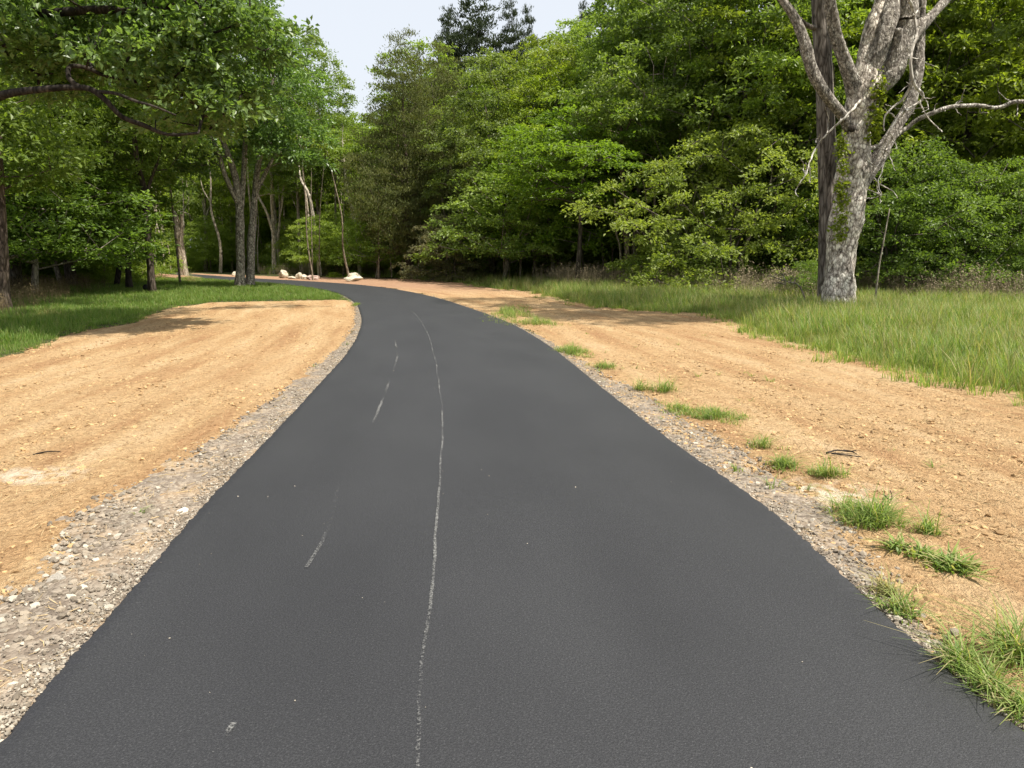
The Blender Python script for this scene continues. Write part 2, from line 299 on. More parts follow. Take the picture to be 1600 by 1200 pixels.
# ------------------------------------------------------------------ scatter of alike small pieces too many to count
def scatter(name, pts, rots, scl, idx, sources, kind='stuff', parent=None, color=None):
    me = bpy.data.meshes.new(name); n = len(pts)
    me.vertices.add(n); me.vertices.foreach_set('co', np.asarray(pts, np.float32).ravel())
    a = me.attributes.new('rot', 'FLOAT_VECTOR', 'POINT'); a.data.foreach_set('vector', np.asarray(rots, np.float32).ravel())
    a = me.attributes.new('scl', 'FLOAT', 'POINT'); a.data.foreach_set('value', np.asarray(scl, np.float32))
    a = me.attributes.new('idx', 'INT', 'POINT'); a.data.foreach_set('value', np.asarray(idx, np.int32))
    o = obj(name, me, parent); o['kind'] = kind
    if color: o.color = (*color, 1)
    ng = bpy.data.node_groups.new(name + '_nodes', 'GeometryNodeTree')
    ng.interface.new_socket('Geometry', in_out='INPUT', socket_type='NodeSocketGeometry')
    ng.interface.new_socket('Geometry', in_out='OUTPUT', socket_type='NodeSocketGeometry')
    N, L = ng.nodes.new, ng.links.new
    gi, go = N('NodeGroupInput'), N('NodeGroupOutput')
    m2p = N('GeometryNodeMeshToPoints'); L(gi.outputs[0], m2p.inputs[0])
    jn = N('GeometryNodeJoinGeometry')
    for s in sources:
        q = N('GeometryNodeObjectInfo'); q.transform_space = 'ORIGINAL'; q.inputs['Object'].default_value = s; q.inputs['As Instance'].default_value = True
        L(q.outputs['Geometry'], jn.inputs[0])
    iop = N('GeometryNodeInstanceOnPoints'); L(m2p.outputs[0], iop.inputs['Points']); L(jn.outputs[0], iop.inputs['Instance']); iop.inputs['Pick Instance'].default_value = True
    def attr(nm, ty):
        q = N('GeometryNodeInputNamedAttribute'); q.data_type = ty; q.inputs[0].default_value = nm
        return q.outputs[0]
    L(attr('idx', 'INT'), iop.inputs['Instance Index'])
    e2r = N('FunctionNodeEulerToRotation'); L(attr('rot', 'FLOAT_VECTOR'), e2r.inputs[0]); L(e2r.outputs[0], iop.inputs['Rotation'])
    L(attr('scl', 'FLOAT'), iop.inputs['Scale']); L(iop.outputs[0], go.inputs[0])
    md = o.modifiers.new('scatter', 'NODES'); md.node_group = ng
    return o
def src(name, me):                    # mesh source used only by a scatter
    return bpy.data.objects.new(name, me)

def inpoly(pts, poly):
    x, y = pts[:, 0], pts[:, 1]; r = np.zeros(len(pts), bool); n = len(poly)
    for i in range(n):
        x1, y1 = poly[i][:2]; x2, y2 = poly[(i + 1) % n][:2]
        if y1 == y2: continue
        c = ((y1 > y) != (y2 > y)) & (x < (x2 - x1) * (y - y1) / (y2 - y1) + x1)
        r ^= c
    return r
def sdist(pts, poly):                 # signed distance, positive inside
    d = np.full(len(pts), 1e9); n = len(poly); p = pts[:, :2]
    for i in range(n):
        a = np.array(poly[i][:2], float); b = np.array(poly[(i + 1) % n][:2], float)
        e = b - a; t = np.clip(((p - a) @ e) / (e @ e + 1e-12), 0, 1)
        d = np.minimum(d, np.linalg.norm(p - a - t[:, None] * e, axis=1))
    return np.where(inpoly(p, poly), d, -d)
def vnoise(x, y, f, seed=0):          # cheap smooth value noise, vectorised, about -1..1
    x = x * f + seed * 17.3; y = y * f + seed * 9.1
    xi, yi = np.floor(x).astype(int), np.floor(y).astype(int); fx, fy = x - xi, y - yi
    def h(a, b):
        q = (a * 374761393 + b * 668265263 + seed * 1274126177) & 0x7fffffff
        q = ((q ^ (q >> 13)) * 1274126177) & 0x7fffffff
        return ((q ^ (q >> 16)) & 0xffff) / 32767.5 - 1
    u, v = fx * fx * (3 - 2 * fx), fy * fy * (3 - 2 * fy)
    return (h(xi, yi) * (1 - u) + h(xi + 1, yi) * u) * (1 - v) + (h(xi, yi + 1) * (1 - u) + h(xi + 1, yi + 1) * u) * v
def fbm(x, y, f, o=4, seed=0):
    s = 0; a = 1; 
    for k in range(o): s = s + a * vnoise(x, y, f * 2 ** k, seed + k); a *= 0.5
    return s / 1.6

# ------------------------------------------------------------------ the ground
g_ = np.concatenate([-np.geomspace(900, 60, 14), np.linspace(-50, 50, 41), np.geomspace(60, 900, 14)])
gx, gy = np.meshgrid(g_, g_ + 30); n_ = len(g_)
ii = np.arange(n_ - 1)[:, None] * n_ + np.arange(n_ - 1)[None, :]
Fg = np.stack([ii, ii + 1, ii + n_ + 1, ii + n_], -1).reshape(-1, 4)
obj('ground', mesh('ground', np.stack([gx.ravel(), gy.ravel(), np.zeros(gx.size)], -1), Fg, M['soil']))['kind'] = 'structure'

L_EDGE = [(0, 1165), (100, 1045), (200, 930), (320, 790), (440, 665), (500, 600), (540, 555), (560, 520), (563, 495), (551, 472), (522, 457.5), (480, 449.5), (430, 444), (370, 439.5), (320, 435.5), (285, 432), (250, 428.2)]
R_EDGE = [(1600, 1148), (1420, 1000), (1310, 895), (1190, 790), (1050, 692), (950, 615), (860, 543), (800, 508), (740, 485), (680, 466), (620, 453.5), (560, 446), (480, 440.3), (400, 436), (340, 432), (300, 429), (262, 426)]
def edge_line(E):
    g = [G(*e) for e in E]; d = (g[0] - g[1]).normalized()
    g = [g[0] + d * k for k in (9, 6, 3.5, 2, 1, .5)] + g; d2 = (g[-1] - g[-2]).normalized(); g.append(g[-1] + d2 * 25)
    return smooth_path([(q.x, q.y) for q in g], 30)
EL, ER = edge_line(L_EDGE), edge_line(R_EDGE)
def resample(p, n, dens):
    s = np.concatenate([[0], np.cumsum(np.linalg.norm(np.diff(p, axis=0), axis=1) * dens(p[1:]))]); q = np.linspace(0, s[-1], n)
    return np.stack([np.interp(q, s, p[:, k]) for k in range(p.shape[1])], -1)
def densf(p): return 1 / np.maximum(2.0, np.hypot(p[:, 0], p[:, 1]))
NS = 1500
EL, ER = resample(EL, NS, densf), resample(ER, NS, densf)
TH = 0.045                                         # asphalt thickness
def build_path():
    us = np.array([0, 0.004, 0.012, 0.03, 0.06, 0.12, 0.25, 0.5, 0.75, 0.88, 0.94, 0.97, 0.988, 0.996, 1.0])
    l, r = EL.copy(), ER.copy(); d = r - l; d /= np.linalg.norm(d, axis=1)[:, None]
    def jit(p, s): return 0.009 * fbm(p[:, 0], p[:, 1], 5, 3, s) + 0.010 * vnoise(p[:, 0], p[:, 1], 34, s + 5) + 0.005 * vnoise(p[:, 0], p[:, 1], 80, s + 9)
    jl, jr = jit(l, 1), jit(r, 2)
    V = []; ed = []
    wd = np.linalg.norm(r - l, axis=1)
    for k, u in enumerate(us):
        q = l + (r - l) * u; dist = np.minimum(u, 1 - u) * wd
        q = q + d * (jl * np.clip(1 - u / .03, 0, 1) - jr * np.clip(1 - (1 - u) / .03, 0, 1))[:, None]
        z = TH * np.clip(dist / 0.05, 0, 1) ** 0.5
        if k in (0, len(us) - 1): z = z * 0 - 0.01
        z = z + 0.0015 * vnoise(q[:, 0], q[:, 1], .6, 3) * np.clip(dist / .3, 0, 1) + (0.004 * vnoise(q[:, 0], q[:, 1], 40, 4) if k in (1, 2, len(us) - 2, len(us) - 3) else 0)
        V.append(np.stack([q[:, 0], q[:, 1], z], -1)); ed.append(np.clip(1 - dist / 0.09, 0, 1) * 0.8)
    V = np.stack(V, 1); m_ = len(us); i = np.arange(NS - 1)[:, None] * m_ + np.arange(m_ - 1)[None, :]
    F = np.stack([i, i + 1, i + m_ + 1, i + m_], -1).reshape(-1, 4)
    obj('asphalt_path', mesh('asphalt_path', V.reshape(-1, 3), F, M['asphalt'], smooth=True, attrs={'edge': np.stack(ed, 1).ravel(), 'ucoord': np.tile(us, NS)}))['kind'] = 'structure'
build_path()
_d = ER - EL; _d /= np.linalg.norm(_d, axis=1)[:, None]; EL_IN, ER_IN = EL + _d * .35, ER - _d * .35
PATH_POLY = [tuple(p) for p in EL[::12]] + [tuple(p) for p in ER[::-12]]

def gp(lst): return [(G(*p).x, G(*p).y) for p in lst]
# bare earth left of the path
near_l = [(-30, -6), (-30, 4), (-22, 8)]
EARTH_L = gp([(0, 560), (60, 540), (110, 521), (200, 506), (260, 482), (330, 473), (420, 471), (520, 469), (553, 470)])
e0 = EARTH_L[0]
EARTH_L = [(-1.0, -9), (-16, -9), (-16, 7.5), (-12, 9.5)] + EARTH_L + [tuple(p) for p in EL[::-15] if p[1] < 23.5]
EARTH_L = [p for p in EARTH_L]
er_t = gp([(1700, 650), (1600, 615), (1500, 597), (1400, 575), (1330, 555), (1250, 535), (1160, 505), (1130, 491), (1030, 487), (940, 480), (900, 471), (830, 455), (770, 450), (740, 444), (690, 439), (640, 435.5), (560, 433.5), (440, 432.5), (300, 427.3)])
EARTH_R = [(1.0, -9), (18, -9), (18, 2.5)] + er_t + [tuple(p) for p in ER[::-15] if p[0] > er_t[-1][0] and True]
GRAV_L_OUT = gp([(0, 950), (60, 905), (105, 860), (112, 812), (150, 790), (190, 772), (240, 742), (330, 692), (400, 645), (480, 585), (535, 540), (556, 505), (556, 480), (545, 468)])
GRAV_L = [(-3.3, -9)] + GRAV_L_OUT + [tuple(p) for p in EL_IN[::-12] if p[1] < 25 and p[1] > -9]
GRAV_R_OUT = gp([(1600, 1100), (1480, 1000), (1420, 930), (1370, 860), (1330, 800), (1250, 745), (1180, 690), (1090, 655), (1000, 605), (960, 590), (900, 555), (850, 527), (800, 503), (740, 481), (680, 462)])
GRAV_R_OUT = [(G(px + .3 * (float(np.interp(py, [e[1] for e in R_EDGE][::-1], [e[0] for e in R_EDGE][::-1])) - px), py).to_2d()[:]) for px, py in [(1600, 1100), (1480, 1000), (1420, 930), (1370, 860), (1330, 800), (1250, 745), (1180, 690), (1090, 655), (1000, 605), (960, 590), (900, 555), (850, 527), (800, 503), (740, 481), (680, 462)]]
GRAV_R = [(2.0, -9)] + GRAV_R_OUT + [tuple(p) for p in ER_IN[::-12] if p[1] < 31 and p[1] > -9]
PALE = [(50, 748, .32), (1250, 775, .5), (1310, 778, .3), (1205, 770, .4), ]

def sheet(name, polys, x0, x1, ys, step0, z, mat, amp, edge_noise, extra=None, off=0.0):
    rows = ys; xs = np.arange(x0, x1, step0)
    X, Y = np.meshgrid(xs, rows); X = X.ravel(); Y = Y.ravel(); p = np.stack([X, Y], -1)
    sd = np.full(len(p), -1e9)
    for poly in polys: sd = np.maximum(sd, sdist(p, poly))
    sd = sd + edge_noise * fbm(X, Y, 1.3, 4, 11) + off
    zz = z + amp(X, Y, sd)
    nx = len(xs); i = np.arange(len(rows) - 1)[:, None] * nx + np.arange(nx - 1)[None, :]
    F = np.stack([i, i + 1, i + nx + 1, i + nx], -1).reshape(-1, 4)
    keep = (sd[F] > 0).all(1); F = F[keep]
    used = np.unique(F); mp = np.full(len(X), -1); mp[used] = np.arange(len(used))
    at = {}
    if extra: at = {k: v[used] for k, v in extra(X, Y).items()}
    o = obj(name, mesh(name, np.stack([X, Y, zz], -1)[used], mp[F], mat, smooth=True, attrs=at)); o['kind'] = 'structure'
    return o
def across(X, Y): return -sdist(np.stack([X, Y], -1), PATH_POLY)
def earth_amp(X, Y, sd):
    e = np.clip(sd / 0.3, 0, 1)
    c, s_ = math.cos(R(38)), math.sin(R(38))
    u = X * c + Y * s_                      # across the wheel tracks
    left = X < 0
    ac = across(X, Y); wv = ac + .12 * vnoise(X, Y, .35, 7)
    rut = sum(np.exp(-((wv - c0) / .16) ** 2) for c0 in (1.9, 3.5, 4.4, 6.0, 7.2)) * np.clip(.6 + .6 * vnoise(X, Y, .3, 8), 0, 1)
    d = -0.022 * rut + 0.008 * np.sin(wv * 21) * np.clip(.3 + vnoise(X, Y, .4, 9), 0, 1) + rut * .012 * np.sin(Y * 26 + 6 * ac)
    d = np.where(left, d, d * .35)
    gm = np.maximum(sdist(np.stack([X, Y], -1), GRAV_L), sdist(np.stack([X, Y], -1), GRAV_R)); e = e * np.clip(1 - (gm + .05 + .12 * vnoise(X, Y, 3, 77)) / .12, 0.12, 1)
    return 0.004 + e * np.maximum(0.001, 0.020 + 0.020 * fbm(X, Y, 1.2, 3, 21) * 0.6 + 0.011 * vnoise(X, Y, 7, 22) + 0.008 * vnoise(X, Y, 15, 23) + d * 0.8)
def earth_attr(X, Y):
    v = np.zeros(len(X))
    for px, py, r in PALE:
        g = G(px, py); v = np.maximum(v, np.clip(1.3 - np.hypot((X - g.x) * 0.9, (Y - g.y) * 1.5) / r, 0, 1))
    red = np.clip((Y - 27) / 14, 0, 0.75)
    return {'pale': v, 'red': red, 'across': across(X, Y)}
def grow_rows(a, b, s): 
    o = [a]
    while o[-1] < b: o.append(o[-1] + max(s, s * o[-1] / 5.0))
    return np.array(o)
sheet('bare_earth', [EARTH_L], -16, 0, grow_rows(-3, 26, 0.035), 0.05, 0.0, M['earth'], earth_amp, 0.22, earth_attr)
sheet('bare_earth', [EARTH_R], -7, 18, grow_rows(-3, 25, 0.035), 0.05, 0.0, M['earth'], earth_amp, 0.22, earth_attr)
sheet('bare_earth', [EARTH_R], -30, 8, np.arange(24.9, 62, 0.15), 0.12, -0.002, M['earth'], earth_amp, 0.5, earth_attr)
gamp = lambda X, Y, sd: 0.012 + np.clip(sd / .25, 0, 1) * (0.010 + 0.008 * vnoise(X, Y, 5, 31) + 0.006 * vnoise(X, Y, 25, 32))
def shoulder(poly, x0, x1, ys, st):
    # reaches a little under the asphalt edge
    sheet('gravel_shoulder', [poly], x0, x1, ys, st, 0.0, M['gravel'], gamp, 0.16, None, 0.05)
shoulder(GRAV_L, -7, -0.5, grow_rows(-1.5, 26, 0.025), 0.035)
shoulder(GRAV_R, 0.0, 5, grow_rows(-1.5, 30, 0.03), 0.035)
# low heap of reddish earth beside the far bend
def heap(px, py, rx, ry, h, name='earth_mound'):
    g = G(px, py); a = np.linspace(0, 2 * np.pi, 36, endpoint=False); V = [(0, 0, h)]; F = []
    for k in range(1, 9):
        f = k / 8
        for t in a: V.append((rx * f * math.cos(t), ry * f * math.sin(t), h * (math.cos(f * math.pi) * .5 + .5) * (1 + .3 * mnoise.noise(Vector((math.cos(t) * 2 * f, math.sin(t) * 2 * f, px)))) - (0.01 if k == 8 else 0)))
    for k in range(7):
        for j in range(36): F.append((1 + k * 36 + j, 1 + k * 36 + (j + 1) % 36, 1 + (k + 1) * 36 + (j + 1) % 36, 1 + (k + 1) * 36 + j))
    for j in range(0, 36, 2): F.append((0, 1 + j, 2 + j, 1 + (j + 2) % 36))
    me = mesh(name, V, F, M['earth'], smooth=True, attrs={'red': np.full(len(V), .8), 'pale': np.zeros(len(V)), 'across': np.zeros(len(V))})
    return obj(name, me, None, (g.x, g.y, 0.005))
tag(heap(235, 434.5, 4.2, 3.0, 0.30), 'low reddish earth mound inside the far bend of the path', 'earth mound')

# ------------------------------------------------------------------ chalk marks
def chalk(name, pts, wm, label, seed, dash):
    p = smooth_path([(G(*q).x, G(*q).y) for q in pts], 40); s = np.concatenate([[0], np.cumsum(np.linalg.norm(np.diff(p, axis=0), axis=1))])
    q = np.arange(0, s[-1], 0.03); p = np.stack([np.interp(q, s, p[:, k]) for k in (0, 1)], -1)
    t = np.gradient(p, axis=0); t /= np.linalg.norm(t, axis=1)[:, None]; nrm = np.stack([t[:, 1], -t[:, 0]], -1)
    p = p + nrm * (0.012 * vnoise(q, q * 0, 1.4, seed) + .004 * vnoise(q, q * 0, 7, seed))[:, None]
    d = dash(q)
    V = []; D_ = []
    for u, e in ((-1, -.35), (-.5, 0), (0, .02), (.5, 0), (1, -.35)):
        V.append(np.column_stack([p + nrm * u * wm, np.full(len(p), TH + 0.0105)])); D_.append(d + e)
    V = np.stack(V, 1); i = np.arange(len(p) - 1)[:, None] * 5 + np.arange(4)[None, :]
    F = np.stack([i, i + 5, i + 6, i + 1], -1).reshape(-1, 4)
    tag(obj(name, mesh(name, V.reshape(-1, 3), F, M['chalk'], attrs={'dens': np.stack(D_, 1).ravel()})), label, 'chalk mark', kind=None)
chalk('chalk_line', [(650, 1260), (652, 1199), (657, 1100), (668, 1000), (678, 880), (685, 780), (691, 690), (687, 610), (677, 555), (663, 515), (646, 492), (622, 480)], 0.012,
      'long thin dashed white line along the middle of the path', 3, lambda q: np.maximum(.10, 0.19 + 0.08 * vnoise(q, q * 0, 1.5, 5) + 0.14 * vnoise(q, q * 0, 4.0, 6) - 0.06 * (vnoise(q, q * 0, 1.6, 9) > .4)))
chalk('chalk_scuff', [(478, 902), (497, 872), (520, 820), (528, 775), (545, 738)], 0.016, 'broken chalk scuffs left of the centre line, mid path', 12,
      lambda q: 0.02 + 0.34 * vnoise(q, q * 0, 3.2, 7))
chalk('chalk_scuff', [(573, 700), (583, 670), (600, 628), (612, 590), (620, 565), (618, 535)], 0.02, 'faint chalk scuffs left of the centre line, farther up the path', 15,
      lambda q: 0.06 + 0.30 * vnoise(q, q * 0, 1.7, 8))
chalk('chalk_scuff', [(338, 1199), (352, 1172), (366, 1148)], 0.014, 'short chalk scratch at the bottom edge of the photo', 18, lambda q: 0.2 + 0.3 * vnoise(q, q * 0, 11, 8))

# ------------------------------------------------------------------ stones, clods, straw
def rock_mesh(name, mat, seed, sub=2, flat=0.6, rough=0.35, facet=True):
    import bmesh
    bm = bmesh.new(); bmesh.ops.create_icosphere(bm, subdivisions=sub, radius=1)
    rs = np.random.RandomState(seed); planes = [(Vector(rs.normal(size=3)).normalized(), rs.uniform(.55, .85)) for _ in range(9)]
    for v in bm.verts:
        c = v.co.copy()
        if facet:
            for n_, d_ in planes:
                k = c.dot(n_)
                if k > d_: c -= n_ * (k - d_)
        c *= 1 + rough * 0.4 * mnoise.noise(c * 1.7 + Vector((seed, 0, 0)))
        c.z *= flat; v.co = c
    me = bpy.data.meshes.new(name); bm.to_mesh(me); bm.free(); me.materials.append(mat)
    return me
stones = [src('pebble', rock_mesh('pebble', M['stone'], k, 1, 0.6)) for k in range(4)]
pales = [src('pale_pebble', rock_mesh('pale_pebble', M['pale_stone'], 10 + k, 1, 0.6)) for k in range(3)]
clods = [src('clod', rock_mesh('clod', M['clod'], 20 + k, 1, 0.55)) for k in range(4)]
def stick_mesh(name, seed):
    a = Acc(); rs = np.random.RandomState(seed)
    tube(a, [(-.5, 0, 0), (-.1, rs.normal() * .06, .02), (.5, rs.normal() * .06, .01)], [.022, .024, .014], 4, cap=False)
    return a.mesh(name, M['straw'])
sticks = [src('straw_bit', stick_mesh('straw_bit', k)) for k in range(3)]
rng = np.random.RandomState(5)
def sample(poly, dens, ymin=-99, ymax=99, power=None, margin=0.0):
    p = np.array(poly); x0, y0 = p.min(0); x1, y1 = p.max(0); y0 = max(y0, ymin); y1 = min(y1, ymax)
    n = int((x1 - x0 + 2 * margin) * (y1 - y0) * dens); q = np.stack([rng.uniform(x0 - margin, x1 + margin, n), rng.uniform(y0, y1, n)], -1)
    if power: q = q[rng.rand(n) < np.minimum(1, (power / np.maximum(q[:, 1], .1)) ** 1.4)]
    if margin:
        sd = sdist(q, poly); return q[(sd > -margin) & (rng.rand(len(q)) < np.clip(1 + sd / margin, 0, 1) ** 1.5)]
    return q[inpoly(q, poly)]
def visible(q, pad=1.0): return (np.abs(q[:, 0]) < q[:, 1] * 0.70 + pad) & (q[:, 1] > 1.6)
def off_path(q): return sdist(q, PATH_POLY) < -0.012
def make_scatter(name, q, z, smin, smax, sources, flat=True, skew=2.0):
    n = len(q); r = np.zeros((n, 3)); r[:, 2] = rng.uniform(0, 6.28, n)
    if flat: r[:, :2] = rng.normal(0, .35, (n, 2))
    s = smin + (smax - smin) * rng.rand(n) ** skew
    return scatter(name, np.column_stack([q, np.full(n, z) if np.isscalar(z) else z]), r, s, rng.randint(0, len(sources), n), sources)
q = np.vstack([sample(GRAV_L, 2600, 1.5, 26, 4.5, 0.12), sample(GRAV_R, 2600, 1.5, 30, 4.5, 0.12)])
q = q[rng.rand(len(q)) < .35 + .8 * fbm(q[:, 0], q[:, 1], 1.8, 3, 71)]
q = q[visible(q) & off_path(q)]
make_scatter('loose_gravel', q, 0.024, 0.003, 0.028, stones * 3 + pales, skew=4.2)
print('gravel', len(q))
q = np.stack([rng.uniform(-2, 5, 500), rng.uniform(2, 16, 500)], -1); q = q[visible(q) & (sdist(q, PATH_POLY) > .03)][:150]
make_scatter('loose_grit', q, TH + .003, 0.0015, 0.006, pales, skew=3.0)
# pale fringe of fine stones right at the asphalt edge
def fringe(E, side, n, wid):
    i = (rng.rand(n) * (len(E) - 2)).astype(int); t = E[i + 1] - E[i]; t /= np.linalg.norm(t, axis=1)[:, None]
    nrm = np.stack([-t[:, 1], t[:, 0]], -1) * side
    return E[i] + nrm * (-0.018 + np.abs(rng.normal(0, wid, n)))[:, None]
q = np.vstack([fringe(EL, 1, 22000, 0.09), fringe(ER, -1, 11000, 0.05)]); q = q[visible(q) & (q[:, 1] < 30)]
make_scatter('gravel_fringe', q, 0.028, 0.003, 0.012, pales + stones, skew=2.5)
q = np.vstack([sample(EARTH_L, 500, 1.5, 26, 6), sample(EARTH_R, 700, 1.5, 32, 6)]); q = q[visible(q) & off_path(q) & (sdist(q, GRAV_L) < 0.02)]
q = q[fbm(q[:, 0], q[:, 1], .8, 3, 41) > rng.uniform(-.9, .5, len(q))]
make_scatter('earth_clods', q, 0.018, 0.004, 0.032, clods, skew=4.2)
print('clods', len(q))
q = np.vstack([sample(EARTH_L, 200, 1.5, 26, 6), sample(EARTH_R, 420, 1.5, 32, 6)]); q = q[visible(q) & off_path(q)]
make_scatter('straw_mulch', q, 0.024, 0.02, 0.10, sticks, skew=2.0)
print('straw', len(q))

def stone_thing(name, px, py, wpx, mat, seed, label, cat='stone', group=None, flat=.6, asp=(1, .8), rz=0.0, sink=.25, sub=3):
    g = G(px, py); d = g.length; r = wpx / F_PX * math.hypot(g.y, H_CAM) / 2
    o = obj(name, rock_mesh(name, mat, seed, sub, flat, .5)); o.location = (g.x, g.y, r * flat * (1 - sink) * .8); o.scale = (r * asp[0], r * asp[1], r); o.rotation_euler = (0, 0, rz)
    return tag(o, label, cat, group)
stone_thing('stone', 285, 804, 24, M['white_rock'], 3, 'cream white stone in the gravel halfway up the left edge of the path', sub=2)
stone_thing('stone', 92, 912, 34, M['grey_rock'], 4, 'long flat grey stone in the left gravel, tilted', rz=.6, asp=(1, .45), sub=2)
stone_thing('stone', 155, 955, 32, M['white_rock'], 5, 'flat pale slab stone nearest the asphalt on the left', flat=.25, asp=(1, .5), rz=.3, sub=2)
stone_thing('stone', 110, 875, 15, M['white_rock'], 6, 'small white stone at the outer edge of the left gravel', sub=2)
stone_thing('stone', 128, 824, 14, M['stone'], 7, 'small pale stone where the left gravel bulges into the earth', sub=2)
stone_thing('stone', 20, 985, 26, M['grey_rock'], 8, 'dark low grey stone at the left edge of the photo', flat=.4, sub=2)
stone_thing('stone', 1297, 889, 17, M['white_rock'], 9, 'white stone touching the right edge of the asphalt', sub=2)
stone_thing('stone', 258, 778, 16, M['clod'], 10, 'brown clod lying above the cream white stone', 'earth clod', sub=2)
stone_thing('stone', 182, 787, 14, M['stone'], 12, 'grey pebble at the top corner of the gravel bulge', sub=2)
stone_thing('stone', 55, 955, 20, M['grey_rock'], 13, 'grey brown stone below the long flat grey stone', flat=.5, sub=2)
# boulders beside the bend
B = 'boulders beside the far bend of the path'
def boulder(px, py, wpx, hpx, mat, seed, label, rz=0.0):
    g = G(px, py); k = g.y / F_PX; r = wpx * k / 2; h = hpx * k
    o = obj('boulder', rock_mesh('boulder', mat, seed, 3, 1.0, .6)); o.location = (g.x, g.y, h * .38); o.scale = (r * 1.15, r * .9, h * .62); o.rotation_euler = (0, 0, rz)
    tag(o, label, 'boulder', B)
boulder(442, 435, 15, 14, M['boulder'], 31, 'tall blocky cream boulder, leftmost of the boulders by the bend')
boulder(457, 436, 13, 5, M['boulder'], 32, 'low cream boulder right of the tall blocky one')
boulder(467, 436, 10, 10, M['boulder'], 33, 'upright cream boulder in the middle of the boulder row')
boulder(476, 437, 12, 8, M['boulder'], 34, 'slanting cream boulder against the reddish one')
boulder(490, 438, 19, 8, M['red_rock'], 35, 'flat reddish boulder with a shaded underside')
boulder(552, 440, 27, 8, M['boulder'], 36, 'lower wide cream boulder, alone right of the boulder row')
boulder(552, 437.5, 22, 12, M['boulder'], 37, 'upper cream boulder lying on the wide one')
boulder(367, 431, 9, 7, M['boulder'], 38, 'small pale boulder seen just left of the twin trunks')
stone_thing('boulder', 648, 420, 9, M['white_rock'], 39, 'small white rock in the shade under the cedar', 'rock')
stone_thing('boulder', 661, 422, 11, M['white_rock'], 40, 'thin flat white rock beside the small white one under the cedar', 'rock', flat=.3)
stone_thing('boulder', 690, 433, 16, M['grey_rock'], 41, 'low grey rock at the shaded wood edge', 'rock', flat=.4)

# ------------------------------------------------------------------ trees
def leaves(rs, cen, out, size, n, ll, lw=0.5, slope=(-.25, .45), droop=0.35, flatn=0.95, mode='spray', tw=9, core=0.12):
    """cen (K,3) clump centres, out (K,3) outward dirs, size (K,), n leaves per clump. returns V,F,r"""
    K = len(cen); T = tw
    az0 = np.arctan2(out[:, 1], out[:, 0])[:, None]
    az = az0 + rs.uniform(-2.4, 2.4, (K, T)); sl = rs.uniform(slope[0], slope[1], (K, T))
    td = np.stack([np.cos(az) * np.cos(sl), np.sin(az) * np.cos(sl), np.sin(sl)], -1)          # K,T,3
    tl = rs.uniform(.55, 1.15, (K, T)) * size[:, None]
    ti = rs.randint(0, T, (K, n)); kk = np.arange(K)[:, None]
    s = rs.uniform(.08, 1, (K, n)) ** 0.65
    d = td[kk, ti]; L_ = tl[kk, ti] * s
    pos = cen[:, None, :] + d * L_[..., None]
    pos[..., 2] -= droop * L_ * s
    pos += rs.normal(0, 1, pos.shape) * (core * size[:, None, None]) * np.array([1, 1, .6])
    dirv = d + rs.normal(0, .75, d.shape); dirv[..., 2] -= droop * .8
    if mode == 'up': dirv = d * .5 + rs.normal(0, .45, d.shape); dirv[..., 2] += .9
    nr = rs.normal(0, flatn, d.shape) + d * .25; nr[..., 2] += 1.0 if mode != 'up' else 0.3
    crnd = rs.uniform(0, 1, (K, 1))
    rv = np.clip(.5 * crnd + .5 * rs.uniform(0, 1, (K, n)) + .12 * (s - .5), 0, 1)
    pos = pos.reshape(-1, 3); dirv = dirv.reshape(-1, 3); nr = nr.reshape(-1, 3); rv = rv.reshape(-1)
    dirv /= np.linalg.norm(dirv, axis=1)[:, None]
    sd = np.cross(nr, dirv); sd /= np.linalg.norm(sd, axis=1)[:, None] + 1e-9; nn = np.cross(dirv, sd)
    N = len(pos); l = ll * rs.uniform(.65, 1.3, N)[:, None]; wv = l * lw * .5
    b = pos; tip = pos + dirv * l - nn * l * .08
    m1 = pos + dirv * l * .45 + sd * wv + nn * l * .10; m2 = pos + dirv * l * .5 - sd * wv + nn * l * .10
    V = np.stack([b, m1, tip, m2], 1).reshape(-1, 3); F = np.arange(4 * N).reshape(-1, 4)
    return V, F, rv

